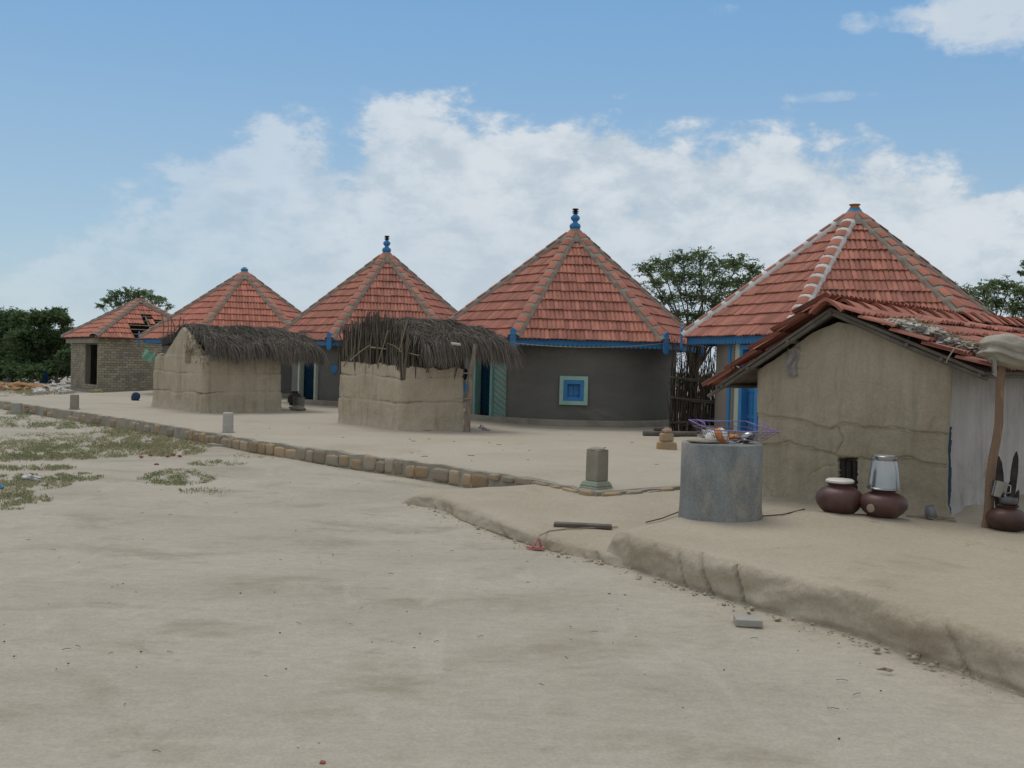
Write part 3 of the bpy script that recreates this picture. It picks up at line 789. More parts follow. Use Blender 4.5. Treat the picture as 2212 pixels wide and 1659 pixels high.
# ------------------------------------------------------------------ unfinished square brick house, far left
def brick_house():
    ap = P(300, 650, 46); c = Vector((ap.x, ap.y, 0)); Rr = 3.7; th = [R(-8 + 90 * k) for k in range(4)]
    ez = 2.36
    root = thing('brick_house', 'unfinished square house of grey adobe bricks with a hole in its tiled roof', 'house', (c.x, c.y, 0))
    cor = [Vector((c.x + Rr * math.sin(t), c.y - Rr * math.cos(t), ez)) for t in th]; apx = Vector((c.x, c.y, ap.z))
    def hole(p):
        # courses missing on the front face, ragged outline
        u, v = proj(p)
        return (284 < u < 352 and 700 < v < 720) or (308 < u < 324 and 680 < v < 702) or (331 < u < 352 and 692 < v < 702) or (u > 284 and v > 706)
    tm, dk = MB(), MB()
    for k in range(4):
        a, b = cor[k], cor[(k + 1) % 4]
        tile_face(tm, a, b, apx, apx, tw=.24, course=.42, skip=hole if k == 0 else None)
        if k != 0:
            o_ = Vector((0, 0, -.05)); dk.add([a + o_, b + o_, apx + o_], [(0, 1, 2)])
    rf = obj('roof', tm, m_tile0, root, smooth=55)
    obj('roof_deck', dk, m_wood, rf)
    bt = MB(); a, b = cor[0], cor[1]
    for y in (.02, .13, .25, .36, .48, .6, .72, .84):
        p, q = a.lerp(apx, y), b.lerp(apx, y); bt.obox((p + q) / 2 - Vector((0, 0, .04)), (q - p).normalized(), (0, 0, 1), (q - p).normalized().cross(Vector((0, 0, 1))), (q - p).length / 2, .02, .03)
    for x in (.1, .3, .5, .7, .9):
        e = a.lerp(b, x); k = 1 - abs(2 * x - 1)
        t_ = e.lerp(apx + (e - (a + b) / 2) * (1 - k), k) if k < 1 else apx
        bt.tube([e - Vector((0, 0, .09)), e.lerp(apx + (e - (a + b) / 2), min(k, .97)) - Vector((0, 0, .09))], .045, 6)
    obj('rafters', bt, m_palestick, rf)
    for k in range(4):
        mo, ti = MB(), MB(); q = cor[k] + Vector((0, 0, .05)); d = (apx - q).normalized()
        hip(mo, ti, q - d * .02, apx - d * .1 + Vector((0, 0, .05)), r=.19)
        hp = obj('hip_ridge', mo, m_mortar, root, smooth=60); obj('ridge_tiles', ti, m_htile, hp, smooth=60)
    cp = MB(); cp.lathe((c.x, c.y, ap.z), [(.35, -.08), (.2, .04), (.08, .09)], 18, wob=.06); obj('apex_cap', cp, m_mortar, root, smooth=60)
    # walls: real bricks over a mortar core
    Rw = Rr - .42; wc = [Vector((c.x + Rw * math.sin(t), c.y - Rw * math.cos(t), 0)) for t in th]
    ztop = 2.3
    # openings per side in metres from the left end of the side seen from outside: (x0, x1, z0, z1)
    Ls = Rw * math.sqrt(2)
    ops = {3: [(Ls - 2.1, Ls - .12, .3, 2.05)], 0: [(2.55, 3.05, .98, 1.5)]}
    for k in range(4):
        a, b = wc[k], wc[(k + 1) % 4]; X = (b - a).normalized(); nn = Vector((X.y, -X.x, 0))
        if nn.dot(a - c) < 0: nn = -nn
        br, core = MB(), MB(); op = ops.get(k, [])
        bh, bl, jt = .088, .235, .016
        xs = sorted(set([0, Ls] + [x for o in op for x in o[:2]])); zs = sorted(set([0, ztop] + [z for o in op for z in o[2:]]))
        for x0, x1 in zip(xs, xs[1:]):
            for z0, z1 in zip(zs, zs[1:]):
                if any(o[0] <= x0 < o[1] and o[2] <= z0 < o[3] for o in op): continue
                core.obox(a + X * ((x0 + x1) / 2) - nn * .11 + Vector((0, 0, (z0 + z1) / 2)), X, nn, (0, 0, 1), (x1 - x0) / 2, .105, (z1 - z0) / 2)
        z = .02; r_ = 0
        while z + bh < ztop + .02:
            x = -(bl / 2) * (r_ % 2)
            while x < Ls:
                x0, x1 = max(0, x), min(Ls, x + bl)
                z0, z1 = z, min(ztop, z + bh)
                for o in op:
                    if z0 + .04 > o[2] and z1 - .04 < o[3]:
                        if x0 >= o[0] - .03 and x1 <= o[1] + .03: x1 = x0; break
                        if x0 < o[0] < x1: x1 = o[0]
                        elif x0 < o[1] < x1: x0 = o[1]
                if x1 - x0 > .04:
                    br.obox(a + X * ((x0 + x1) / 2) + nn * random.uniform(-.004, .004) + Vector((0, 0, (z0 + z1) / 2)), X, nn, (0, 0, 1), (x1 - x0) / 2, .012, (z1 - z0) / 2)
                x += bl + jt
            z += bh + jt; r_ += 1
        w_ = obj('wall', core, m_bmort, root); obj('bricks', br, m_brick, w_)
    # concrete beam under the left eave, door reveal and dark floor
    a, b = wc[3], wc[0]; X = (b - a).normalized(); nn = Vector((X.y, -X.x, 0))
    if nn.dot(a - c) < 0: nn = -nn
    lt = MB(); lt.obox((a + b) / 2 + nn * .12 + Vector((0, 0, 2.22)), X, nn, (0, 0, 1), Ls / 2 + .1, .10, .11); obj('lintel', lt, m_cement, root)
    pl = MB(); pl.box((c.x, c.y, .03), Ls + .5, Ls + .5, .16, R(-8) + R(45)); obj('plinth', pl, m_cement, root)
    # cloth hanging in the small window
    a, b = wc[0], wc[1]; X = (b - a).normalized(); nn = Vector((X.y, -X.x, 0))
    if nn.dot(a - c) < 0: nn = -nn
    rows = [[a + X * (2.86 + .19 * j / 6 + .02 * math.sin(i)) + nn * (.03 + .02 * math.sin(j * 1.9 + i * .3)) + Vector((0, 0, 1.47 - .075 * i)) for j in range(7)] for i in range(7)]
    cb = MB(); cb.grid(rows); cb.grid([[q + nn * .006 for q in r_] for r_ in reversed(rows)])
    tag(obj('cloth', cb, m_lilac, smooth=180, base=rows[0][0]), 'mauve cloth hanging in the small window of the brick house', 'cloth')
    return wc
WC0 = brick_house()
# ------------------------------------------------------------------ mud walls
def mud_loop(mb, pts, z0, topfn, th=.16, ds=.05, dz=.022, disp=None, smooth_it=5, layers=(.5, .95), seed=0, flare=.05, mfn=None, rag=.03, amp=.03):
    """closed wall loop of uneven mud plaster; topfn(x, y) gives the top height"""
    pts = [Vector((p[0], p[1], 0)) for p in pts]
    loop = []
    for ei, (a, b) in enumerate(zip(pts, pts[1:] + pts[:1])):
        n = max(2, int((b - a).length / (ds[min(ei, len(ds) - 1)] if isinstance(ds, list) else ds)))
        loop += [a.lerp(b, k / n) for k in range(n)]
    n = len(loop)
    for _ in range(smooth_it): loop = [(loop[i - 1] + loop[i] * 2 + loop[(i + 1) % n]) / 4 for i in range(n)]
    area = sum(loop[i].x * loop[(i + 1) % n].y - loop[(i + 1) % n].x * loop[i].y for i in range(n))
    if area < 0: loop.reverse()
    nr = []
    for i in range(n):
        t = (loop[(i + 1) % n] - loop[i - 1]).normalized(); nr.append(Vector((t.y, -t.x, 0)))
    tops = [topfn(p.x, p.y) + rag * fb(p.x, p.y, seed, 4, 4) for p in loop]
    nz_ = max(4, int((max(tops) - z0) / dz)); rows = []
    for k in range(nz_ + 1):
        row = []
        for i, p in enumerate(loop):
            z = z0 + (tops[i] - z0) * k / nz_; h = z - z0
            d = amp * fb(p.x + seed, p.y, z, .9, 4) + .010 * fb(p.x, p.y + seed, z, 5, 3)
            for q, zl in enumerate(layers):
                bz = zl + .09 * fb(p.x * .8 + q * 9 + seed, p.y * .8, 0, 1.1, 4)
                d += .026 * min(1, max(0, (bz - h) / .02)) * (.4 + .6 * min(1, abs(2 * nz(p.x * .7 + q * 5, p.y * .7, seed))))
                d -= .045 * max(0, 1 - abs(bz + .018 - h) / .022) * max(0, min(1, .55 + 1.2 * nz(p.x * 1.3 + q * 3, p.y * 1.3, seed + 2)))
            d += flare * max(0, 1 - h / .25) ** 2
            if disp: d += disp(p, z, nr[i])
            row.append(p + nr[i] * d + Vector((0, 0, z)))
        rows.append(row)
    m_ = len(rows)
    rows.append([p - nr[i] * (th * .3) + Vector((0, 0, tops[i] + .012)) for i, p in enumerate(loop)])
    rows.append([p - nr[i] * th + Vector((0, 0, tops[i] - .01)) for i, p in enumerate(loop)])
    rows.append([p - nr[i] * th + Vector((0, 0, z0)) for i, p in enumerate(loop)])
    mb.grid(rows, closed=True, mfn=(lambda i, j: mfn(rows[min(i, m_ - 1)][j])) if mfn else None)

def thatch(root, O, e, l, W, s0, s1, zr, slope, over, n, seed, w_=.010, back=.3, core_t=.2, droop=.3, sfront=0.0):
    O = Vector((O[0], O[1], 0)); e = Vector((e[0], e[1], 0)).normalized(); l = Vector((l[0], l[1], 0)).normalized(); Z = Vector((0, 0, 1))
    rng = random.Random(seed)
    def surf(s, q):
        a = abs(q - W / 2); z = zr - slope * (math.sqrt(a * a + .05) - .22)
        z += .12 * fb(s * .9 + seed, q * .9, 0, 1.3, 4) - .05 * max(0, (s - s1 + .8)) - .06 * max(0, s0 + .3 - s)
        return O + e * s + l * q + Z * z
    c = MB(); ns, nq = 40, 34
    qs = [-over + (W + over + back) * j / nq for j in range(nq + 1)]; ss = [s0 + (s1 - s0) * i / ns for i in range(ns + 1)]
    topg = [[surf(s, q) for q in qs] for s in ss]
    botg = [[surf(s, q) - Z * core_t for q in qs] for s in ss]
    c.grid(topg); c.grid(list(reversed(botg)))
    c.grid([topg[0], botg[0]]); c.grid([botg[-1], topg[-1]])
    c.grid([[r_[-1] for r_ in topg], [r_[-1] for r_ in botg]]); c.grid([[r_[0] for r_ in botg], [r_[0] for r_ in topg]])
    th = obj('thatch', c, m_tcore, root, smooth=180)
    mb = MB()
    def strand(p, d, L, nn, dr, ww):
        p1 = p + d * (L * .35) + nn * (L * .09); p2 = p + d * (L * .7) + nn * (L * .06) - Z * (dr * L * .25); p3 = p + d * L - Z * (dr * L * .75)
        side = d.cross(nn) if rng.random() < .6 else nn
        side = (side + Vector((rng.uniform(-.5, .5), rng.uniform(-.5, .5), rng.uniform(-.5, .5)))).normalized()
        mb.ribbon([p, p1, p2, p3], ww, side, tip=.25)
    for k in range(n):
        s = rng.uniform(s0, s1)
        front = rng.random() < .78
        if front: q = W / 2 - rng.random() ** .8 * (W / 2 + over)
        else: q = W / 2 + rng.random() * (W / 2 + back)
        sg = -1 if q < W / 2 else 1
        nn = (Z + l * (sg * slope)).normalized()
        near = max(0, min(1, 1 - (q + over) / .7)) if front else 0
        d = (l * sg - Z * (slope * .9)).normalized()
        d = (d + e * rng.gauss(.10, .50) + nn * rng.gauss(.0, .13)).normalized()
        strand(surf(s, q) + nn * rng.uniform(0, .03), d, rng.uniform(.25, .55), nn, .15 + near * .9, w_ * rng.uniform(.5, 1.1))
    # hanging fringe along the front eave and the far end
    for k in range(int(n * .34)):
        if rng.random() < .8: s = rng.uniform(s0, s1 + .05); q = -over + rng.uniform(-.05, .16); d0 = -l
        else: s = s1 + rng.uniform(-.1, .06); q = rng.uniform(-over, W * .7); d0 = e
        lob = .5 + .5 * nz(s * 2.2 + seed, q * .5, 1)
        p = surf(min(max(s, s0), s1), q) - Z * rng.uniform(0, core_t * .9)
        d = (d0 * rng.uniform(.15, .8) - Z * rng.uniform(.5, 1.1) + e * rng.gauss(.05, .22)).normalized()
        strand(p, d, rng.uniform(.12, .25) + droop * lob * rng.random(), d0, .35, w_ * rng.uniform(.45, 1.0))
    # loose straws standing up
    for k in range(int(n * .05)):
        s = rng.uniform(s0, s1); q = rng.uniform(-over, W); d = Vector((rng.uniform(-1, 1), rng.uniform(-1, 1), rng.uniform(.1, .8))).normalized()
        strand(surf(s, q), d, rng.uniform(.12, .35), Z, .2, w_ * .5)
    obj('straw', mb, m_thatch, th)
    return surf

def stickbunch(mb, n, fn, rng, r=(.009, .02), sides=5):
    for k in range(n):
        a, b = fn(k)
        mid = a.lerp(b, rng.uniform(.35, .65)) + Vector((rng.gauss(0, .025), rng.gauss(0, .025), 0))
        q3 = a.lerp(b, .82) + Vector((rng.gauss(0, .02), rng.gauss(0, .02), 0))
        rr = rng.uniform(*r); mb.tube([a, mid, q3, b], [rr, rr * .92, rr * .75, rr * .5], sides)

def shed1():
    z0 = .17
    C = G(435, 891, .2); L = P(332, 880, 28.2); Rr = P(607, 890, 27.2); C.z = L.z = Rr.z = 0
    l = (L - C); W = l.length; l.normalize(); e = (Rr - C); E = e.length; e.normalize()
    B = L + e * E * 1.15
    root = thing('mud_shed', 'larger mud shed with a pointed gable and sagging grey thatch, left of the stick-topped one', 'shed', (C.x, C.y, .2))
    def top(x, y):
        q = (Vector((x, y, 0)) - C); s = q.dot(e); t = q.dot(l)
        if s < .25:  # gable end
            a = t / W
            return z0 + (1.47 + .75 * max(0, 1 - abs(a - .40) / .36) ** .85 + (-.05 if a > .8 else 0))
        return z0 + 1.47 + .03 * math.sin(s * 4)
    def disp(p, z, nn):
        d = 0
        q = p - C; s, t = q.dot(e), q.dot(l)
        u, v = proj((p.x, p.y, z))
        if s < .2 and 477 < u * 1 < 0: d = 0
        if s < .3 and 404 < u < 417 and 757 < v < 785: d -= .16      # slit in the gable
        if 429 < u < 436 and 848 < v < 890 and nn.dot(-l) * 1 > -.9: d -= .06   # broken corner plaster
        if s < .2: d += .03 * min(1, max(0, (1.50 - (z - z0)) / .03))  # ledge under the gable
        return d
    mb = MB(); mud_loop(mb, [C, Rr, B, L], z0, top, disp=disp, seed=3, layers=(.52, 1.02), ds=.04, rag=.03)
    w_ = obj('wall', mb, m_mudwall, root, smooth=60)
    rng = random.Random(5)
    sb = MB()
    def tw(k):
        s = rng.uniform(-.12, .25); q = W * rng.uniform(.02, .32)
        p = C + e * s + l * q; p.z = z0 + 1.42 + (q / W) * 1.3 + rng.uniform(-.05, .2)
        return p, p + Vector((rng.uniform(-.1, .25), rng.uniform(-.3, .05), rng.uniform(-.35, .25)))
    stickbunch(sb, 70, tw, rng, (.007, .016)); obj('twigs', sb, m_palestick, root); sb = MB()
    for t in (.5, .57, .66, .73, .8, .9):
        p = C + l * (W * t) + e * .1; p.z = z0 + 1.9; sb.tube([p, p + Vector((.02, 0, .35)), p + Vector((rng.uniform(-.1, .1), 0, .55 + rng.random() * .2))], .014, 5)
    obj('upright_sticks', sb, m_stick, root)
    thatch(root, C, e, l, W, .14, 3.4, z0 + 2.28, .32, .18, 15000, 11, w_=.009, droop=.10, back=-.15)
    st = MB(); p = P(612, 768, 27.0); st.tube([P(560, 771, 27.0), P(595, 770, 27.0), P(615, 776, 27.0)], .02, 5)
    obj('pole', st, m_palestick, root)
    return C, e, l, E, W
S1 = shed1()

def shed2():
    z0 = .15
    C = G(862, 931, .18); L = P(731, 915, 23.0); Rr = P(1000, 929, 21.7); C.z = L.z = Rr.z = 0
    l = (L - C); W = l.length; l.normalize(); e = (Rr - C); E = e.length; e.normalize()
    B = L + e * E * 1.1
    root = thing('mud_shed', 'smaller mud shed with bare sticks above its plaster and thatch hanging to the right', 'shed', (C.x, C.y, .18))
    def mtop(x, y):
        q = (Vector((x, y, 0)) - C); t = q.dot(l); s = q.dot(e)
        return z0 + 1.36 + .05 * fb(x, y, 0, 2.2, 4) + (.08 * (t / W) if s < .2 else 0)
    mb = MB(); mud_loop(mb, [C, Rr, B, L], z0, mtop, seed=8, layers=(.62, 1.15), ds=.035, rag=.05, amp=.045)
    obj('wall', mb, m_mudwall, root, smooth=60)
    rng = random.Random(9); zr, slope = z0 + 2.36, .36
    sb, pb = MB(), MB()
    def gable(k):
        q = W * rng.random(); p = C + l * q + e * rng.uniform(.02, .14) + Vector((0, 0, z0 + rng.uniform(.9, 1.3)))
        zt = zr + .05 - slope * .7 * abs(q - W / 2) + rng.uniform(-.10, .22)
        a = p + Vector((rng.gauss(0, .06), rng.gauss(0, .03), 0)); a.z = max(zt, 1.8)
        return p, a
    stickbunch(sb, 260, gable, rng, (.010, .022))
    def front(k):
        s = E * rng.random(); p = C + e * s + l * rng.uniform(.03, .14) + Vector((0, 0, z0 + rng.uniform(.9, 1.3)))
        a = p + Vector((rng.gauss(0, .07), rng.gauss(0, .03), 0)); a.z = z0 + rng.uniform(1.75, 1.95)
        return p, a
    stickbunch(sb, 130, front, rng, (.010, .022))
    def back_(k):
        t = rng.random(); p = (L.lerp(B, t) if k % 2 else Rr.lerp(B, t)) + Vector((0, 0, z0 + 1.1)); a = p + Vector((rng.gauss(0, .05), 0, 0)); a.z = z0 + 1.95
        return p, a
    stickbunch(sb, 120, back_, rng, (.010, .022))
    obj('stick_wall', sb, m_stick, root)
    # lighter branches lashed across the sticks
    for (a, b, r_) in (((757, 778), (800, 745), .018), ((838, 715), (815, 790), .014), ((880, 690), (862, 760), .014), ((800, 750), (905, 768), .016), ((868, 760), (838, 742), .012), ((742, 792), (756, 770), .014)):
        D = C.y - .10 + max(0, (862 - a[0])) * .016
        D2 = C.y - .10 + max(0, (862 - b[0])) * .016
        pa, pb2 = P(a[0], a[1], D), P(b[0], b[1], D2)
        pb.tube([pa, pa.lerp(pb2, .5) + Vector((.01, 0, .03)), pb2], [r_, r_ * .9, r_ * .6], 6)
    obj('lashed_branches', pb, m_palestick, root)
    thatch(root, C, e, l, W, .42, 2.5, zr + .03, slope, .24, 13500, 23, w_=.008, droop=.09)
    sp = MB(); p = G(1008, 934, .18)
    path = [p + Vector((0, 0, -.05)), p + Vector((.01, 0, .35)), p + Vector((.06, .02, .8)), p + Vector((.05, .02, 1.1)), p + Vector((.09, .03, 1.5)), p + Vector((.13, .05, 1.85))]
    pts = []
    for a, b in zip(path, path[1:]): pts += [a.lerp(b, k / 4) for k in range(4)]
    sp.tube(pts + [path[-1]], [.075 - .035 * i / len(pts) + .012 * nz(i * .9, 3) for i in range(len(pts) + 1)], 9)
    for (zz, L_) in ((.42, -.3), (.95, -.35)):
        q = p + Vector((.05, -.05, zz + .28)); sp.tube([q + Vector((.05, 0, .01)), q + Vector((L_, .0, 0))], [.02, .008], 5)
    q = p + Vector((.08, 0, 1.3)); sp.tube([q + Vector((-.12, 0, -.3)), q + Vector((.03, 0, .4))], .018, 5)
    obj('forked_post', sp, m_pale, root, smooth=50)
    return C, e, l, E, W
S2 = shed2()

# ------------------------------------------------------------------ mud house on the right
def mud_house():
    A = GU(1630, 1068); A.z = 0
    gdir = Vector((math.cos(R(-41)), math.sin(R(-41)), 0)); rd = Vector((-gdir.y, gdir.x, 0)); Z = Vector((0, 0, 1))
    Wd = None
    for t in np.linspace(1, 3, 400):
        if proj(A + gdir * t + Z * .33)[0] > 2044: Wd = t; break
    Lg = 7.5; z0 = .2
    tr = .45 * Wd
    for t in np.linspace(.3, 1.6, 300):
        if proj(A + gdir * t + Z * 2.1)[0] > 1813: tr = t; break
    Bc = A + gdir * Wd
    zr = P(1813, 690, (A + gdir * tr).y).z + .12
    zL = P(1548, 836, (A - gdir * .48 - rd * .25).y).z; tL = -.42
    zR = P(2140, 806, (A + gdir * (Wd + .42) - rd * .25).y).z; tR = Wd + .42
    sL = (zr - zL) / (tr - tL); sR = (zr - zR) / (tR - tr)
    root = thing('mud_house', 'small mud plastered house with a sagging red tile roof beside the clay pots', 'house', (A.x, A.y, .27))
    def roofz(t): return zr - (sL * (tr - t) if t < tr else sR * (t - tr))
    def top(x, y):
        q = Vector((x, y, 0)) - A; t = q.dot(gdir); return roofz(min(max(t, 0), Wd)) - .09 - .06 * max(0, 1 - abs(t - tr) / .25)
    Zc = lambda x, y: ((1650 + x * .4258) * .8534, (480 + y * .4258) * .8534)
    cr_ = [[(600, 1330), (740, 1350), (830, 1360), (900, 1370), (970, 1395), (1060, 1420), (1110, 1405), (1140, 1385), (1200, 1395), (1270, 1410), (1350, 1415), (1460, 1415), (1530, 1435), (1600, 1440), (1660, 1440), (1750, 1450)],
           [(650, 1510), (750, 1515), (820, 1500), (880, 1525), (960, 1540), (1040, 1560), (1095, 1575), (1120, 1530), (1140, 1490), (1115, 1410)], [(1130, 1370), (1130, 1270), (1110, 1190), (1100, 1130), (1110, 1060)],
           [(1230, 1590), (1300, 1600), (1430, 1600), (1530, 1590), (1600, 1615), (1700, 1635), (1760, 1640)], [(860, 1060), (900, 1075), (950, 1060), (970, 1020), (975, 990), (1000, 990)],
           [(1020, 970), (1040, 930), (1100, 890), (1160, 890)], [(770, 1130), (830, 1120), (860, 1100)], [(1380, 1420), (1390, 1350), (1400, 1290)], [(1670, 1440), (1660, 1390), (1690, 1350)], [(1280, 1590), (1300, 1520), (1310, 1480)],
           [(690, 1320), (740, 1240), (735, 1150)], [(650, 1740), (720, 1800), (730, 1880)], [(1430, 1590), (1440, 1700), (1425, 1780)], [(940, 1700), (1000, 1650), (1085, 1640)]]
    segs = []
    for c_ in cr_:
        q = [Zc(*k) for k in c_]; segs += [(a, b, 1.0 if len(c_) > 6 else .6) for a, b in zip(q, q[1:])]
    def crack(u, v):
        u += 4 * nz(u * .05, v * .05, 1); v += 4 * nz(u * .05, v * .05, 7); best = 0
        for (a, b, k) in segs:
            if u < min(a[0], b[0]) - 5 or u > max(a[0], b[0]) + 5 or v < min(a[1], b[1]) - 5 or v > max(a[1], b[1]) + 5: continue
            dx, dy = b[0] - a[0], b[1] - a[1]; t = max(0, min(1, ((u - a[0]) * dx + (v - a[1]) * dy) / (dx * dx + dy * dy)))
            ds_ = math.hypot(u - a[0] - t * dx, v - a[1] - t * dy)
            best = max(best, k * max(0, 1 - ds_ / 2.6))
        return best
    h1 = [Zc(*k) for k in cr_[0]]; h2 = [Zc(*k) for k in (cr_[1][:7] + cr_[3])]
    def yat(pl, u):
        for a, b in zip(pl, pl[1:]):
            if a[0] <= u <= b[0]: return a[1] + (b[1] - a[1]) * (u - a[0]) / (b[0] - a[0])
        return pl[0][1] if u < pl[0][0] else pl[-1][1]
    def disp(p, z, nn):
        u, v = proj((p.x, p.y, z)); d = 0
        if nn.dot(rd) < -.5:
            if 1812 + 3 * nz(v * .1, 0) < u < 1851 + 3 * nz(v * .1, 4) and 990 + 4 * nz(u * .2, 2) < v < 1066: d -= .13
            for pl in (h1, h2): d -= .020 * min(1, max(0, (v - yat(pl, u)) / 4)) - .020
            d -= .020 * crack(u, v)
        return d
    def mfn(p):
        q = p - A; t = q.dot(gdir); s = q.dot(rd)
        if t > Wd - .10 and s > .045 and p.y > A.y - 5:
            if s < .10 + .045 * fb(p.z * 4, 1, 0, 1, 3) and .3 < p.z < 1.12 + .1 * nz(p.z * 9, 2): return 2
            return 1
        return 0
    mb = MB(); mud_loop(mb, [A, Bc, Bc + rd * Lg, A + rd * Lg], z0, top, ds=[.011, .02, .1, .1], dz=.0125, disp=disp, seed=15, layers=(), amp=.022, flare=.07, mfn=mfn, rag=.012, smooth_it=12)
    obj('wall', mb, [m_mudhouse, m_white, m_navy], root, smooth=70)
    # charred stakes showing where the plaster has fallen away
    ck = MB()
    for i, u in enumerate((1818, 1829, 1841)):
        dv_ = ray(u, 1040); k = (A - CAM).dot(rd) / dv_.dot(rd); b = CAM + dv_ * k + rd * .07; b.z = .25
        ck.tube([b, b + Vector((.01 * (i - 1), 0, .25)), b + Vector((-.02 + .01 * i, 0.0, .48))], [.036, .034, .03], 8)
    obj('stakes', ck, m_charred, root, smooth=60)
    # roof tiles
    tm = MB(); pt = lambda t, s, dz=0: A + gdir * t + rd * s + Z * (roofz(t) + dz + .026 * max(0, s) * (1 - .6 * abs(t - tr) / (tR - tr)))
    s0, s1 = -.30, Lg + .2
    tile_face(tm, pt(tR, s0), pt(tR, s1), pt(tr, s1), pt(tr, s0), tw=.24, course=.33, lift=.055, rib=.032, per=14, jit=2.4)
    tile_face(tm, pt(tL, s1), pt(tL, s0), pt(tr, s0), pt(tr, s1), tw=.24, course=.30, lift=.055, rib=.032, per=14, jit=2.4)
    roof = obj('roof', tm, m_tile, root, smooth=55)
    dk = MB()
    for (ta, tb) in ((tL + .06, tr), (tr, tR - .06)):
        q = [pt(ta, s0 + .06, -.015), pt(tb, s0 + .06, -.015), pt(tb, s1, -.015), pt(ta, s1, -.015)]
        dk.add(q + [p - Z * .03 for p in q], [(0, 1, 2, 3), (7, 6, 5, 4), (0, 4, 5, 1), (1, 5, 6, 2), (2, 6, 7, 3), (3, 7, 4, 0)])
    obj('roof_deck', dk, m_wood, roof)
    # ridge tiles, each overlapping the next
    rg = MB(); L_ = .42; n = int((s1 - s0) / L_)
    for i in range(n + 1):
        sA = s0 - .06 + i * L_; wob = random.uniform(-.02, .02); tilt = random.uniform(-.015, .015)
        rows = []
        for (ds_, r_, up_) in ((0, .150, .016), (0, .165, .034), (.10, .16, .024), (L_ + .05, .145, -.008)):
            c_ = A + gdir * (tr + wob * ds_ / L_) + rd * (sA + ds_) + Z * (zr + .03 + up_ + tilt + .026 * max(0, sA + ds_))
            rows.append([c_ + gdir * (r_ * x) + Z * (r_ * y) for x, y in ((-1.05, -.72), (-.75, -.40), (-.4, -.08), (-.15, .08), (0, .12), (.15, .08), (.4, -.08), (.75, -.34), (1.05, -.62))])
        rg.grid(rows); rg.grid([[q - Z * .014 for q in r_] for r_ in reversed(rows)])
    obj('ridge_tiles', rg, m_htile, roof, smooth=50)
    # pole rafters along the gable, purlin ends, wall plate
    pb = MB()
    for s in (-.20, 1.2, 2.6, 4.0):
        pb.tube([pt(tL - .06, s, -.065), pt((tL + tr) / 2, s, -.07), pt(tr, s, -.06)], [.022, .026, .028], 8)
        pb.tube([pt(tr, s, -.06), pt((tR + tr) / 2, s, -.08), pt(tR - .04, s, -.07)], [.028, .026, .022], 8)
    for t in (tL + .12, 0.0, tr * .5, tr, (tr + tR) / 2, Wd - .02, tR - .1):
        pb.tube([pt(t, s0 + .05, -.065), pt(t, s0 + .6, -.07), pt(t, Lg, -.07)], [.02, .026, .026], 7)
    obj('rafters', pb, m_wood, root, smooth=60)
    # grey rag tucked under the eave
    rows = []
    for i in range(9):
        rows.append([P(1700 + 26 * (j / 6) + 5 * math.sin(i * .9), 752 + 7.5 * i + 3 * math.sin(j), (A + gdir * .4 - rd * .12).y + .02 * math.sin(j * 1.7 + i * .6)) for j in range(7)])
    cb = MB(); cb.grid(rows); cb.grid([[q + rd * .006 for q in r_] for r_ in reversed(rows)])
    tag(obj('rag', cb, m_rag[1], smooth=180, base=rows[0][0]), 'grey green rag hanging under the left eave of the mud house', 'rag')
    # heap of rags and straw caught on the tiles near the eave
    hp = thing('rag_heap', 'tangled heap of pale rags, plastic and straw lying on the mud house roof', 'rags', pt(tR - .45, .4, .06))
    rng = random.Random(4); kinds = {}
    for k in range(95):
        f = rng.random(); t = tr + (tR - tr) * (.40 + .54 * f) + rng.gauss(0, .03); s = -.20 + .22 * rng.random() + .34 * f
        ki = {5: 2, 30: 3, 50: 5}.get(k, rng.choice([0, 0, 0, 1, 1, 4, 4, 6])); m_ = kinds.setdefault(ki, MB())
        c_ = pt(t, s, .075 + rng.uniform(0, .05)); sz = rng.uniform(.03, .08)
        m_.lump(c_, sz * 1.5, sz, sz * .5, seed=k, amp=.8, fr=3.0, n=9, rot=rng.random() * 3)
    sm = kinds.setdefault(6, MB())
    for k in range(170):
        f = rng.random(); c_ = pt(tr + (tR - tr) * (.45 + .5 * f) + rng.gauss(0, .03), -.22 + .25 * rng.random() + .4 * f, .10 + rng.uniform(0, .04))
        d = Vector((rng.uniform(-1, 1), rng.uniform(-1, 1), rng.uniform(-.3, .35))).normalized() * rng.uniform(.06, .2)
        sm.tube([c_ - d, c_ + Vector((0, 0, .03)), c_ + d - Vector((0, 0, .03))], .0035, 4)
    names = ['pale_rag', 'grey_rag', 'blue_plastic', 'yellow_plastic', 'white_plastic', 'maroon_rag', 'straw']
    for ki in sorted(kinds): obj(names[ki], kinds[ki], m_rag[ki], hp, smooth=70)
    cv = MB(); Dq = 8.75
    cv.tube([P(2112, 737, Dq), P(2085, 742, Dq), P(2062, 752, Dq - .02), P(2050, 770, Dq - .03), P(2043, 784, Dq - .03)], [.006, .006, .007, .006, .004], 5)
    tag(obj('twig', cv, m_palestick, base=P(2085, 742, Dq)), 'bent pale twig poking out over the mud house eave', 'twig')
    # porch post with a canvas bundle
    b = GU(2129, 1141); b.z -= .03
    tp = P(2167, 800, b.y + .10); po = MB(); pts = [b.lerp(tp, k / 9) + Vector((.012 * math.sin(k * 1.3), .01 * math.sin(k), 0)) for k in range(10)]
    tpp = tp + (tp - b) * .16
    po.tube(pts + [tpp], [.041, .040, .040, .039, .038, .037, .036, .035, .034, .033, .032], 10)
    tag(obj('porch_post', po, m_post, smooth=60, base=b), 'leaning peeled wooden post holding up the canvas bundle', 'post')
    cc = P(2186, 763, b.y + .12); rows = []; n = 64
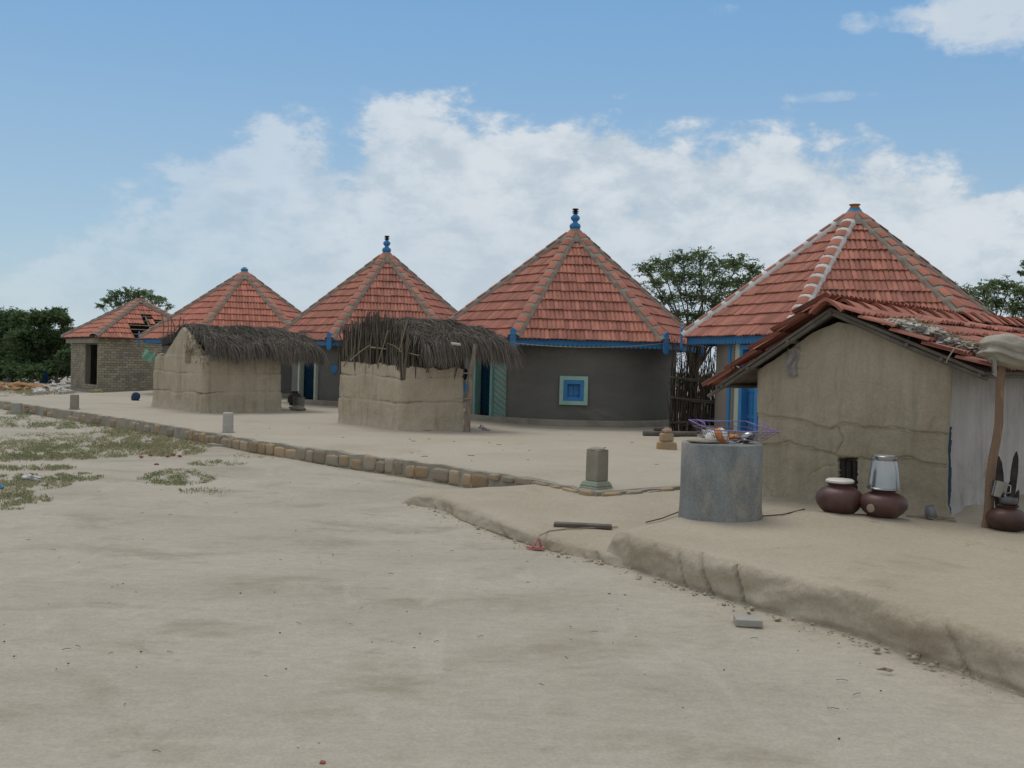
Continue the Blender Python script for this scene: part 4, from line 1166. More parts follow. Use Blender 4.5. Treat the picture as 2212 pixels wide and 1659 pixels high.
    for i in range(n + 1):
        th = math.pi * i / n; row = []
        for j in range(2 * n):
            ph = math.pi * j / n; d = Vector((math.sin(th) * math.cos(ph), math.sin(th) * math.sin(ph), -math.cos(th)))
            k = 1 / (abs(d.x) ** 3.2 + abs(d.y) ** 3.2 + abs(d.z) ** 3.2) ** (1 / 3.2)
            q = d * k
            fold = .11 * math.sin(9.5 * (q.z + .30 * q.x + .15 * q.y) + 2.0 * nz(q.x * 1.5, q.y * 1.5, q.z)) * max(0, 1 - abs(q.z + .15) * 1.1)
            fold += .03 * math.sin(26 * (q.z + .25 * q.x) + 3 * nz(q.x * 2, q.y * 2, q.z * 2)) * max(0, 1 - abs(q.z + .1) * 1.4) + .045 * fb(q.x, q.y, q.z, 2.0, 4) + .07 * max(0, math.sin(7 * (q.x * .7 - q.z * .5))) * max(0, q.z)
            k2 = (1 + fold) * (1 - .10 * max(0, -q.z))
            row.append(cc + Vector((q.x * .245 * k2, q.y * .20 * k2, q.z * .148 * k2 - .035 * q.x)))
        rows.append(row)
    cl = MB(); cl.grid(rows, closed=True)
    tail = [[cc + Vector((-.235 + .05 * j / 4 + .012 * i / 6, -.12 + .03 * math.sin(j * 2), -.06 - .026 * i * (1 - .35 * abs(j - 2) / 2))) for j in range(5)] for i in range(7)]
    cl.grid(tail); cl.grid([[q + Vector((0, .006, 0)) for q in r_] for r_ in reversed(tail)])
    tag(obj('canvas_bundle', cl, m_cloth, smooth=180, base=cc), 'bundle of beige canvas wrapped over the top of the porch post', 'bundle')
    return A, gdir, rd, Wd
MH = mud_house()

# ------------------------------------------------------------------ brush fence between the round houses
def stick_fence():
    a = P(1447, 928, 23.7); b = P(1556, 935, 23.3); a.z = b.z = .15
    root = thing('stick_fence', 'tall fence of dark upright sticks between two round houses', 'fence', (a.x, a.y, .15))
    rng = random.Random(17); mb, th_ = MB(), MB()
    def low(k):
        t = rng.random(); p = a.lerp(b, t) + Vector((0, rng.uniform(-.06, .06), -.05)); q = p + Vector((rng.gauss(0, .05), rng.gauss(0, .03), 0)); q.z = 1.15 + rng.uniform(-.15, .5)
        return p, q
    def high(k):
        t = rng.random(); p = a.lerp(b, t) + Vector((0, rng.uniform(-.06, .06), .3)); q = p + Vector((rng.gauss(0, .06), rng.gauss(0, .04), 0)); q.z = 2.2 + rng.uniform(-.4, .35)
        return p, q
    stickbunch(mb, 120, low, rng, (.010, .021)); stickbunch(mb, 58, high, rng, (.008, .015))
    def tw(k):
        t = rng.random(); p = a.lerp(b, t) + Vector((0, rng.uniform(-.08, .08), rng.uniform(.9, 2.1))); d = Vector((rng.uniform(-.25, .25), rng.uniform(-.1, .1), rng.uniform(.05, .4)))
        return p, p + d
    stickbunch(mb, 150, tw, rng, (.004, .008), 4)
    obj('sticks', mb, m_darkstick, root)
    for (va, vb) in ((815, 823), (858, 868), (914, 904)):
        c_ = MB(); pa, pb = P(1447, va, 23.5), P(1556, vb, 23.15); m_ = pa.lerp(pb, .5) + Vector((0, -.02, -.015))
        c_.tube([pa, m_, pb], [.028, .026, .022], 7); c_.tube([pa + Vector((.25, -.03, -.05)), m_ + Vector((0, -.05, -.03)), pb + Vector((0, -.03, -.04))], .014, 6)
        obj('crosspiece', c_, m_darkstick, root)
stick_fence()

# ------------------------------------------------------------------ trees
def tree(name, label, D, base_u, clumps, group=None, leafm=None, trunk_r=.12, leaves=150, lsz=.075, seed=1, base_z=0.0, fork=.4, depth=.8, dens=1.0, cat='tree', tw_len=1.0, loc_v=None):
    rng = random.Random(seed)
    bx = P(base_u, 800, D); base = Vector((bx.x, D, base_z))
    root = thing(name, label, cat, base, group)
    tr, lf = MB(), MB()
    cs = []
    for (u, v, r_) in clumps:
        rr = r_ * D / F
        cs.append((P(u, v, D + rng.uniform(-depth, depth) * 1.5), rr))
    cen = sum((c for c, _ in cs), Vector()) / len(cs)
    fk = base.lerp(cen, fork); fk.x = base.x + (cen.x - base.x) * .35
    tr.tube([base - Vector((0, 0, .2)), base.lerp(fk, .5) + Vector((rng.uniform(-.1, .1), 0, 0)), fk], [trunk_r * 1.25, trunk_r, trunk_r * .85], 8)
    for c, rr in cs:
        lo = fk.lerp(base, rng.uniform(0, .35))
        mid = lo.lerp(c, .55) + Vector((rng.gauss(0, .15), rng.gauss(0, .2), rng.uniform(.0, .25)))
        tr.tube([lo, lo.lerp(mid, .5) + Vector((rng.gauss(0, .08), rng.gauss(0, .08), 0)), mid, c], [trunk_r * .42, trunk_r * .3, trunk_r * .2, trunk_r * .07], 6)
        ntw = int(leaves * dens * (rr / .6) ** 1.6 / 2.4) + 10
        for k in range(ntw):
            d = Vector((rng.gauss(0, 1), rng.gauss(0, 1), rng.gauss(0.05, .62))).normalized()
            st = mid.lerp(c, rng.uniform(.5, 1.0)) if rng.random() < .35 else c + d * (rr * rng.uniform(0, .35))
            end = c + Vector((d.x, d.y, d.z * .72)) * (rr * rng.uniform(.45, 1.35) * tw_len)
            sag = Vector((0, 0, -rr * rng.uniform(.0, .25)))
            m1 = st.lerp(end, .5) + Vector((rng.gauss(0, .06), rng.gauss(0, .06), .06))
            end = end + sag * .4
            tr.tube([st, m1, end], [.010, .006, .003], 3, cap=False)
            nl = rng.randint(12, 18)
            for q in range(nl):
                f = .25 + .75 * q / nl; pp = st.lerp(m1, f * 2) if f < .5 else m1.lerp(end, f * 2 - 1)
                # a little frond: three narrow leaf faces
                fd = (Vector((rng.gauss(0, 1), rng.gauss(0, 1), rng.gauss(-.15, .5)))).normalized()
                sd = fd.cross(Vector((rng.gauss(0, 1), rng.gauss(0, 1), rng.gauss(1, 1)))).normalized()
                ln = lsz * rng.uniform(.7, 1.6); wd = lsz * rng.uniform(.18, .36)
                p1 = pp + fd * (ln * .5); p2 = pp + fd * ln
                lf.add([pp, p1 + sd * wd, p2, p1 - sd * wd], [(0, 1, 2, 3)])
    obj('trunk', tr, m_bark, root, smooth=60)
    obj('crown', lf, leafm or m_leaf, root)
    return root
def scatter(poly_clumps, seed, n, rr):
    return poly_clumps
# feathery tree between the two big round houses
tree('acacia_tree', 'feathery acacia tree rising between the two largest round houses', 38, 1500,
     [(1395, 580, 26), (1430, 570, 34), (1475, 560, 34), (1512, 552, 32), (1552, 575, 36), (1595, 568, 34), (1632, 582, 24), (1415, 612, 30), (1460, 600, 40), (1510, 600, 42), (1560, 612, 40),
      (1605, 608, 32), (1440, 645, 32), (1490, 640, 38), (1540, 648, 36), (1585, 640, 28), (1505, 685, 34), (1465, 682, 30), (1540, 690, 30), (1490, 715, 34), (1525, 725, 30), (1450, 710, 26), (1560, 665, 30), (1500, 755, 30)],
     leaves=130, lsz=.085, seed=3, trunk_r=.15)
tree('acacia_tree', 'flat topped acacia showing only its crown above the brick house roof', 56, 285,
     [(215, 660, 12), (232, 650, 18), (250, 637, 20), (270, 632, 22), (292, 632, 24), (312, 636, 22), (332, 642, 20), (350, 650, 16), (365, 660, 10), (255, 655, 16), (285, 650, 20)],
     leaves=80, lsz=.10, seed=5, trunk_r=.16, depth=.6)
bush_specs = [
    ('dark green thorn tree at the far left edge beyond the courtyard', 60, 0, [(-70, 700, 40), (-35, 690, 40), (0, 695, 42), (25, 690, 34), (-60, 740, 44), (-20, 745, 46), (20, 740, 46), (-70, 790, 44), (-30, 795, 44), (15, 790, 46), (0, 770, 46), (30, 715, 40), (-20, 715, 44), (35, 770, 44)], 21),
    ('dark green thorn tree reaching highest of the thicket on the left', 57, 92, [(55, 690, 30), (85, 688, 28), (108, 684, 24), (125, 675, 18), (138, 692, 18), (60, 730, 42), (100, 725, 40), (135, 730, 26), (150, 715, 14), (60, 780, 44), (105, 775, 44), (140, 775, 32), (80, 755, 40), (120, 750, 38), (85, 800, 34), (45, 760, 40)], 22),
    ('thorn bush growing against the left side of the brick house', 54, 128, [(95, 800, 30), (125, 795, 32), (150, 800, 28), (70, 805, 28), (150, 770, 24)], 23),
    ('low thorn bush behind the orange rubble', 55, 28, [(-20, 800, 30), (10, 803, 28), (40, 800, 30), (70, 795, 26)], 24)]
for lb, D, bu, cl, sd_ in bush_specs:
    tree('thorn_tree', lb, D, bu, cl, group='thorn trees in the thicket', leafm=m_leafd, leaves=200, lsz=.13, seed=sd_, trunk_r=.13, dens=1.9, fork=.2, depth=.9)
tree('acacia_tree', 'spreading acacia behind the white hipped round house at the right', 36, 2130,
     [(2052, 618, 18), (2075, 628, 26), (2100, 640, 28), (2125, 625, 26), (2150, 615, 28), (2180, 618, 30), (2205, 632, 30), (2235, 625, 34), (2110, 662, 30), (2150, 655, 32), (2190, 665, 32), (2230, 670, 34), (2260, 640, 30)],
     leaves=125, lsz=.085, seed=7, trunk_r=.14)
tree('acacia_tree', 'acacia at the right edge with one sprig reaching into the frame', 33, 2330,
     [(2215, 590, 14), (2222, 570, 12), (2250, 590, 26), (2290, 570, 36), (2330, 590, 40), (2280, 620, 30)], leaves=110, lsz=.08, seed=8, trunk_r=.13)
# low scrub far behind the houses, one mass seen only through gaps
def scrub():
    rng = random.Random(31); mb = MB()
    for k in range(2600):
        a = rng.uniform(-.75, .75); d = rng.uniform(95, 130); c_ = Vector((d * math.sin(a), d * math.cos(a), rng.uniform(.1, 1.9) * (.6 + .5 * nz(a * 14, 2))))
        for q in range(5):
            fd = Vector((rng.gauss(0, 1), rng.gauss(0, 1), rng.gauss(0, .7))).normalized(); sdv = fd.orthogonal().normalized()
            p = c_ + Vector((rng.gauss(0, .7), rng.gauss(0, .7), rng.gauss(0, .25))); p.z = max(p.z, .05)
            mb.add([p - fd * .4, p + sdv * .22, p + fd * .4, p - sdv * .22], [(0, 1, 2, 3)])
    o = obj('scrubland', mb, m_leafd); o['kind'] = 'stuff'; o['label'] = 'low dark scrub on the plain far behind the houses'; o['category'] = 'scrub'
scrub()
# ------------------------------------------------------------------ grass patches on the left
def grass():
    rng = random.Random(41)
    # (u, v, half width, half height in picture units, blades, dryness): centres are laid on the ground
    spots = [(200, 905, 120, 10, 800, .2), (110, 918, 110, 7, 900, .3), (250, 925, 60, 14, 500, .3), (160, 950, 170, 16, 3600, .55), (330, 945, 110, 22, 3600, .8), (370, 965, 80, 18, 1800, .8), (60, 960, 80, 20, 1800, .6),
             (150, 975, 160, 12, 1800, .6), (30, 985, 60, 10, 600, .6), (120, 985, 90, 7, 600, .5), (420, 950, 50, 20, 900, .8), (390, 1030, 75, 16, 1500, .45), (350, 1035, 50, 12, 500, .35), (470, 1000, 60, 6, 260, .5),
             (60, 1040, 90, 16, 1600, .6), (20, 1050, 60, 18, 900, .7), (165, 1030, 55, 9, 800, .45), (100, 1008, 60, 5, 300, .4), (20, 1010, 40, 5, 200, .4), (50, 1075, 60, 10, 350, .7), (20, 1095, 40, 8, 200, .7),
             (20, 905, 60, 7, 500, .2), (40, 893, 30, 5, 200, .2), (40, 860, 90, 6, 1500, .15), (100, 848, 60, 7, 900, .75), (40, 845, 70, 6, 900, .7), (130, 858, 40, 5, 500, .3), (545, 985, 60, 6, 120, .7), (300, 880, 40, 2, 60, .4), (440, 1060, 60, 6, 120, .5)]
    dry, green = MB(), MB()
    for (u, v, hu, hv, n, dr) in spots:
        for k in range(int(n * 4)):
            a = rng.random() * 2 * math.pi; q = math.sqrt(rng.random())
            uu, vv = u + hu * q * math.cos(a) * 1.1, v + hv * q * math.sin(a) * 1.1
            if fb(uu * .03, vv * .10, 0, 1, 3) + .35 * fb(uu * .11, vv * .4, 3, 1, 2) + rng.gauss(0, .22) < -.20 + .34 * q * q: continue
            if vv < 842: continue
            p = G(uu, vv, 0.0); p.z = -.02
            h = rng.uniform(.012, .045) * (1.5 if dr > .7 else 1) * (1 + max(0, p.y - 20) * .02); w_ = rng.uniform(.003, .006) * (1 + p.y * .03)
            a2 = rng.random() * math.pi; sd_ = Vector((math.cos(a2), math.sin(a2), 0)); ln = Vector((rng.gauss(0, .5), rng.gauss(0, .5), 0)) * h
            m_ = dry if rng.random() < dr else green
            m_.add([p - sd_ * w_, p + sd_ * w_, p + ln * .4 + Vector((0, 0, h * .7)) + sd_ * w_ * .6, p + ln + Vector((0, 0, h))], [(0, 1, 2), (0, 2, 3)])
    for mb, mt, lb in ((dry, m_grass, 'dry yellowing grass growing in patches on the sand at the left'), (green, m_grassg, 'fresh green grass growing in patches on the sand at the left')):
        o = obj('grass', mb, mt); tag(o, lb, 'grass', kind='stuff')
grass()

# small bits scattered over the bare ground
def debris():
    rng = random.Random(43); mb = MB()
    for k in range(380):
        r_ = 3.6 * math.exp(rng.random() * 1.9); a = rng.uniform(-.55, .5); x, y = r_ * math.sin(a), r_ * math.cos(a)
        u, v = proj((x, y, 0))
        q = Vector((x, y, 0)) - U0
        if q.dot(nu) > -.02 and q.dot(eu) > -.5: continue
        if v < 1085 + max(0, (u - 868) * .3) and u > 860: continue
        if v < 1010 and u > 430: continue
        c_ = Vector((x, y, -.004))
        if rng.random() < .55:
            s_ = rng.uniform(.002, .006); mb.lump(c_, s_ * rng.uniform(1, 1.6), s_, s_ * .7, seed=k, amp=.5, n=4)
        else:
            d = Vector((rng.gauss(0, 1), rng.gauss(0, .6), 0)).normalized() * rng.uniform(.008, .03); mb.tube([c_ - d, c_ + Vector((0, 0, .004)), c_ + d], .0016, 4)
    for k in range(45):
        u, v = rng.uniform(430, 1460), rng.uniform(900, 1040)
        p = G(u, v, Z_Y)
        if v < 915 and u < 730: continue
        if v > 953 + (u - 560) * .135: continue
        d = Vector((rng.gauss(0, 1), rng.gauss(0, .6), 0)).normalized() * rng.uniform(.015, .06); mb.tube([p - d, p + Vector((0, 0, .006)), p + d], .004, 4)
    o = obj('debris', mb, m_bit); tag(o, 'twigs and crumbs of earth strewn over the bare ground', 'debris', kind='stuff')
debris()

# ------------------------------------------------------------------ concrete drum pillar, basket and what lies on it
def drum_group():
    b = GU(1555, 1127); ctr = b + Vector((b.x, b.y, 0)).normalized() * .36; z0 = .22; zt = P(1555, 962, b.y).z; rr = 87 * ctr.y / F
    mb = MB(); h = zt - z0
    mb.lathe((ctr.x, ctr.y, z0), [(rr * 1.02, 0), (rr * 1.03, .05), (rr * 1.005, .16), (rr, h * .5), (rr, h - .012), (rr - .008, h - .002), (rr - .05, h), (.01, h + .002)], 64, wob=.012)
    tag(obj('concrete_pillar', mb, m_conc, smooth=40, base=(ctr.x, ctr.y, z0)), 'squat round blue grey concrete pillar with the wire basket on top', 'pillar')
    # flat grinding stone under the basket
    fs = MB(); c_ = P(1522, 957, ctr.y - .12); c_.z = zt + .017; fs.lump(c_, .16, .10, .018, seed=2, amp=.15, n=12)
    tag(obj('flat_stone', fs, m_cement, smooth=180, base=c_), 'flat grey stone lying on the concrete pillar under the basket', 'stone')
    # basket
    zb = zt + .035; ztop = P(1580, 917, ctr.y).z
    O = Vector((P(1578, 930, ctr.y).x, ctr.y - .03, 0)); ax = Vector((1, 0, 0)); ay = Vector((-.30, .95, 0)).normalized() * -1
    root = thing('wire_basket', 'open wire basket with a purple rim, full of washed dishes', 'basket', (O.x, O.y, zb))
    hx, hy, bx, by = .265, .26, .20, .155
    cr = lambda X, Y, z: O + ax * X - ay * Y + Vector((0, 0, z))
    # back rim sits higher in the picture: the rim is level and seen from just above
    top = [cr(-hx - .02, -hy, ztop - .04), cr(hx + .03, -hy, ztop - .04), cr(hx, hy, ztop + .022), cr(-hx, hy, ztop + .022)]
    bot = [cr(-bx, -by, zb), cr(bx, -by, zb), cr(bx, by, zb), cr(-bx, by, zb)]
    rim = MB()
    for i in range(4): rim.tube([top[i], top[i].lerp(top[(i + 1) % 4], .5) + Vector((0, 0, -.006)), top[(i + 1) % 4]], .0055, 6)
    for s_ in (0, 2):
        a, b2 = (top[3], top[0]) if s_ == 0 else (top[1], top[2]); m_ = a.lerp(b2, .5); o_ = (m_ - O).normalized(); o_.z = 0
        rim.tube([a.lerp(b2, .32), a.lerp(b2, .36) + Vector((0, 0, .035)) + o_ * .02, a.lerp(b2, .64) + Vector((0, 0, .035)) + o_ * .02, a.lerp(b2, .68)], .005, 6)
    obj('rim', rim, m_purple, root, smooth=180)
    wr = MB()
    for i in range(4):
        n = 9
        for k in range(n + 1):
            wr.tube([top[i].lerp(top[(i + 1) % 4], k / n), bot[i].lerp(bot[(i + 1) % 4], k / n)], .0025, 4)
        for f in (.33, .66, 1.0):
            wr.tube([top[i].lerp(bot[i], f), top[(i + 1) % 4].lerp(bot[(i + 1) % 4], f)], .0028, 4)
    for k in range(1, 8):
        wr.tube([bot[0].lerp(bot[1], k / 8), bot[3].lerp(bot[2], k / 8)], .0025, 4)
    for k in range(1, 5): wr.tube([bot[0].lerp(bot[3], k / 5), bot[1].lerp(bot[2], k / 5)], .0025, 4)
    obj('wires', wr, m_wire, root)
    Dy = O.y
    def put(name, lb, cat, mt, u, v, fn, dy=0.0, sm=60):
        c_ = P(u, v, Dy + dy); m_ = MB(); fn(m_, c_); return tag(obj(name, m_, mt, smooth=sm, base=c_), lb, cat)
    tl = Matrix.Rotation(R(62), 3, 'Y') @ Matrix.Rotation(R(20), 3, 'X')
    jar = put('plastic_jar', 'white plastic jar with an orange print lying in the basket', 'jar', m_plast, 1550, 946,
        lambda m_, c_: m_.lathe(c_, [(.02, -.09), (.068, -.09), (.078, -.065), (.078, .05), (.068, .075), (.05, .085), (.02, .087)], 24, tilt=tl), -.06)
    op = MB(); c_ = P(1550, 946, Dy - .06)
    op.lathe(c_, [(.0795, .005), (.0805, .01), (.0805, .055), (.074, .066)], 24, tilt=tl); obj('print', op, m_orange, jar, smooth=60)
    put('plastic_bowl', 'pale translucent bowl behind the jar in the basket', 'bowl', m_lid, 1545, 938, lambda m_, c_: m_.lathe(c_, [(.05, -.06), (.09, -.045), (.115, .0), (.118, .035), (.11, .036), (.08, -.03), (.02, -.045)], 28), .08)
    put('steel_bowl', 'tilted steel bowl at the right end of the basket', 'bowl', m_steel, 1612, 944,
        lambda m_, c_: m_.lathe(c_, [(.02, -.03), (.05, -.028), (.08, .0), (.085, .03), (.08, .03), (.05, -.015), (.02, -.02)], 28, tilt=Matrix.Rotation(R(150), 3, 'X') @ Matrix.Rotation(R(25), 3, 'Y')), .02)
    put('plastic_packet', 'orange packet lying beside the jar in the basket', 'packet', m_orange, 1582, 945, lambda m_, c_: m_.lump(c_, .07, .05, .03, seed=5, amp=.5, n=10), .03)
    def spoons(m_, c_):
        rng = random.Random(3)
        for k in range(7):
            p = c_ + Vector((rng.uniform(-.06, .1), rng.uniform(-.05, .05), rng.uniform(-.02, .01))); d = Vector((rng.uniform(.6, 1), rng.uniform(-.5, .5), rng.uniform(-.1, .25))).normalized()
            m_.tube([p - d * .08, p, p + d * .07], [.004, .004, .006], 5); m_.lump(p + d * .09, .02, .014, .006, seed=k, amp=.1, n=6)
    put('spoons', 'steel spoons heaped at the right of the basket', 'cutlery', m_steel, 1592, 955, spoons, -.05)
drum_group()

# ------------------------------------------------------------------ pots by the mud house
def pot_at(u, v, w_px, prof, mt, name, label, cat, n=40, tiltm=None):
    b = GU(u, v); k = w_px / 2 * (b.y + .2) / F; ctr = b + Vector((b.x, b.y, 0)).normalized() * k * .72
    ctr.z = zup(ctr.x, ctr.y) - .008
    m_ = MB(); mr = max(r for r, z in prof); s_ = k / mr
    m_.lathe(ctr, [(r * s_, z * s_) for r, z in prof], n, wob=.015)
    return tag(obj(name, m_, mt, smooth=60, base=ctr), label, cat), ctr, s_
PROF = [(.05, 0), (.50, .0), (.60, .05), (.80, .24), (.96, .50), (1.0, .72), (.95, .94), (.80, 1.12), (.60, 1.24), (.48, 1.29), (.46, 1.33), (.54, 1.40), (.56, 1.44), (.47, 1.45), (.40, 1.33), (.05, 1.2)]
p1, c1, k1 = pot_at(1812, 1110, 100, [(r, z * .93) for r, z in PROF], m_pot, 'clay_pot', 'dark round clay water pot with a white lid', 'pot')
lm = MB(); lm.lathe((c1.x, c1.y, c1.z + k1 * 1.345), [(.10 * k1, 0), (.56 * k1, 0), (.60 * k1, .03 * k1), (.60 * k1, .10 * k1), (.52 * k1, .16 * k1), (.05 * k1, .19 * k1)], 36, wob=.03)
tag(obj('pot_lid', lm, m_lid, smooth=50, base=(c1.x, c1.y, c1.z + k1 * 1.345)), 'chipped white enamel lid on the left clay pot', 'lid')
p2, c2, k2 = pot_at(1907, 1120, 101, [(r, z * .82) for r, z in PROF], m_pot, 'clay_pot', 'dark round clay pot with a steel vessel upside down on it', 'pot')
pm = MB(); cc = P(1881, 1098, c2.y - k2 * .93); pm.lump(cc, .034, .012, .036, seed=4, amp=.2, n=10); obj('cement_patch', pm, m_patch, p2, smooth=180)
sv = MB(); s_ = k2; zb = c2.z + k2 * 1.19
sv.lathe((c2.x, c2.y, zb), [(.05 * s_, .02 * s_), (.66 * s_, .0), (.70 * s_, .015 * s_), (.695 * s_, .06 * s_), (.665 * s_, .08 * s_), (.60 * s_, .70 * s_), (.52 * s_, 1.18 * s_), (.50 * s_, 1.22 * s_), (.53 * s_, 1.27 * s_), (.525 * s_, 1.40 * s_), (.49 * s_, 1.42 * s_), (.47 * s_, 1.36 * s_), (.05 * s_, 1.36 * s_)], 48)
tag(obj('steel_vessel', sv, m_steel, smooth=40, base=(c2.x, c2.y, zb)), 'shiny tapered steel vessel standing upside down on a clay pot', 'vessel')
# sticks and a small tin cup to the right of the pots
b = GU(2035, 1124); st = MB()
for (a, c_, r_) in (((1958, 1117), (2062, 1122), .009), ((1985, 1119), (2064, 1127), .008), ((2020, 1122), (2066, 1130), .006), ((2003, 1121), (2028, 1128), .005)):
    pa, pb = GU(*a), GU(*c_); st.tube([pa + Vector((0, 0, .012)), pa.lerp(pb, .5) + Vector((0, 0, .016)), pb + Vector((0, 0, .01))], [r_, r_, r_ * .7], 6)
tag(obj('firewood', st, m_palestick, base=b), 'thin firewood sticks on the mud terrace under the tin cup', 'firewood')
ct = MB(); q = GU(2015, 1122) + Vector((0, .03, .012)); ct.lathe(q, [(.01, 0), (.055, 0), (.058, .01), (.047, .105), (.044, .108), (.01, .105)], 24, tilt=Matrix.Rotation(R(-9), 3, 'Y'))
tag(obj('tin_cup', ct, m_tin, smooth=50, base=q), 'small dull tin cup turned over on the firewood sticks', 'cup')

# dark pot, cups and knives behind the porch post
p3, c3, k3 = pot_at(2174, 1150, 84, [(r, z * .92) for r, z in PROF], m_pot2, 'clay_pot', 'dark brown clay pot beside the porch post at the right edge', 'pot')
zc = c3.z + k3 * 1.34
bw = MB(); bw.lathe((c3.x + .01, c3.y, zc), [(.01, 0), (.05, .0), (.068, .02), (.075, .065), (.070, .066), (.06, .02), (.01, .01)], 28); tag(obj('steel_bowl', bw, m_tin, smooth=50, base=(c3.x, c3.y, zc)), 'small steel bowl sitting in the mouth of the dark brown pot', 'bowl')
tk = MB(); q = P(2158, 1056, c3.y + .04); tk.lathe(q, [(.01, -.07), (.052, -.07), (.055, -.06), (.055, .06), (.058, .068), (.05, .068), (.046, -.05), (.01, -.055)], 28, tilt=Matrix.Rotation(R(12), 3, 'Y'))
wall_pt = MH[0] + MH[1] * MH[3]; rdv, gdv = MH[2], MH[0]
hk = MB(); hk.tube([q + Vector((.0, .05, .0)), q + rdv * .0 + MH[1] * -.0 + Vector((.02, .12, .05)), q + Vector((.05, .2, .12))], .006, 5)
cup = tag(obj('steel_mug', tk, m_steel, smooth=50, base=q), 'bright steel mug above the dark brown pot by the porch post', 'mug')
hm = MB(); hm.tube([q + Vector((.055, 0, .04)), q + Vector((.10, 0, .03)), q + Vector((.10, 0, -.03)), q + Vector((.055, 0, -.04))], .006, 6); obj('handle', hm, m_steel, cup, smooth=180)
# a bundle of dark stakes leaning on the whitewashed wall, holding the mug
sk = thing('leaning_stakes', 'dark pointed stakes and slats leaning on the whitewashed wall behind the post', 'stakes', (q.x, q.y + .15, .3))
for (u0_, v0_, u1_, v1_, w_, mt_) in ((2182, 1118, 2197, 975, .030, m_charred), (2165, 1118, 2158, 985, .034, m_charred), (2172, 1112, 2186, 1035, .02, m_darkstick), (2180, 1118, 2192, 1046, .018, m_darkstick), (2190, 1118, 2201, 1058, .018, m_charred), (2160, 1120, 2152, 1030, .03, m_charred)):
    a, b2 = P(u0_, v0_, c3.y + .22), P(u1_, v1_, c3.y + .34); m_ = MB(); d = (b2 - a).normalized(); sdv = d.cross(Vector((0, 1, 0))).normalized()
    o_ = [(0, .35), (.3, .8), (.7, 1.0), (.9, .7), (1.0, .05)]; L_ = (b2 - a).length; nn = sdv.cross(d)
    fr = [a + d * (L_ * t) + sdv * (w_ * w2) for t, w2 in o_] + [a + d * (L_ * t) - sdv * (w_ * w2) for t, w2 in reversed(o_)]
    k = len(fr); bk = [p + nn * .018 for p in fr]
    m_.add(fr + bk, [tuple(range(k)), tuple(k + i for i in reversed(range(k)))] + [((i + 1) % k, i, k + i, k + (i + 1) % k) for i in range(k)])
    obj('stake', m_, mt_, sk)
bk = MB(); q = GU(2216, 1148) + Vector((.05, .05, .055)); bk.lump(q, .09, .08, .07, seed=6, amp=.12, n=14); tag(obj('sooty_pot', bk, m_black, smooth=180, base=q), 'soot blackened pot cut off by the right edge of the photo', 'pot')

# ------------------------------------------------------------------ posts of the courtyard
def corner_post():
    b = G(1290, 1067, .15); ctr = b + Vector((0, .17, 0)); ctr.z = .13
    root = thing('stone_post', 'square cement post on a green stained stepped foot at the courtyard corner', 'post', ctr)
    rot = R(42); f = MB(); f.box(ctr + Vector((0, 0, .04)), .29, .29, .11, rot); f.box(ctr + Vector((0, 0, .125)), .285, .285, .06, rot, taper=.80)
    fo = obj('foot', f, m_postgreen, root); fo.modifiers.new('bevel', 'BEVEL').width = .012
    zt = P(1295, 970, ctr.y).z; sh = MB(); h = zt - ctr.z - .155
    sh.box(ctr + Vector((.005, 0, .155 + h / 2)), .192, .192, h, rot, taper=.97)
    so = obj('shaft', sh, m_cement, root); bv = so.modifiers.new('bevel', 'BEVEL'); bv.width = .012; bv.segments = 2
    c_ = MB(); c_.lump(ctr + Vector((.0, 0, .155 + h)), .10, .10, .02, seed=3, amp=.35, n=10, rot=rot, flat=-.004); obj('broken_top', c_, m_cement, root, smooth=60)
corner_post()
def small_post(u, v, vt, w_px, label, mt):
    b = G(u, v, Z_Y); ctr = b + Vector((0, .1, 0)); ctr.z = Z_Y - .06; zt = P(u, vt, ctr.y).z; m_ = MB(); wd = w_px * ctr.y / F / 1.2; h = zt - ctr.z
    m_.box(ctr + Vector((0, 0, h / 2)), wd, wd, h, R(18), taper=.95)
    m_.box(ctr + Vector((0, 0, .075)), wd * 1.15, wd * 1.15, .05, R(18))
    o = tag(obj('stone_post', m_, mt, base=ctr), label, 'post', 'low posts along the courtyard edge'); bv = o.modifiers.new('bevel', 'BEVEL'); bv.width = .022; bv.segments = 2
small_post(489, 935, 891, 27, 'stubby pale whitewashed post in front of the large mud shed', mat('worn_whitewash', (.46, .45, .42), (.34, .325, .29), 3.0, 6, bump=.4, fine=.2, c3=(.25, .22, .18), s3=5.0, t3=(.58, .7)))
small_post(157, 885, 852, 21, 'stubby grey cement post in front of the brick house', m_cement)
b = G(32, 895, -.02); m_ = MB(); m_.box(b + Vector((0, .1, .14)), .26, .26, .32, R(15), taper=.93); o = tag(obj('stone_block', m_, m_slab, base=b), 'pale square block standing on the grass near the left edge', 'block'); o.modifiers.new('bevel', 'BEVEL').width = .02
b = G(66, 893, -.02); m_ = MB(); m_.lathe(b + Vector((0, .15, 0)), [(.02, 0), (.13, 0), (.20, .08), (.235, .19), (.225, .195), (.18, .09), (.02, .03)], 28, wob=.04); tag(obj('clay_bowl', m_, m_terra, smooth=50, base=b), 'orange clay bowl lying on the grass beside the pale block', 'bowl')

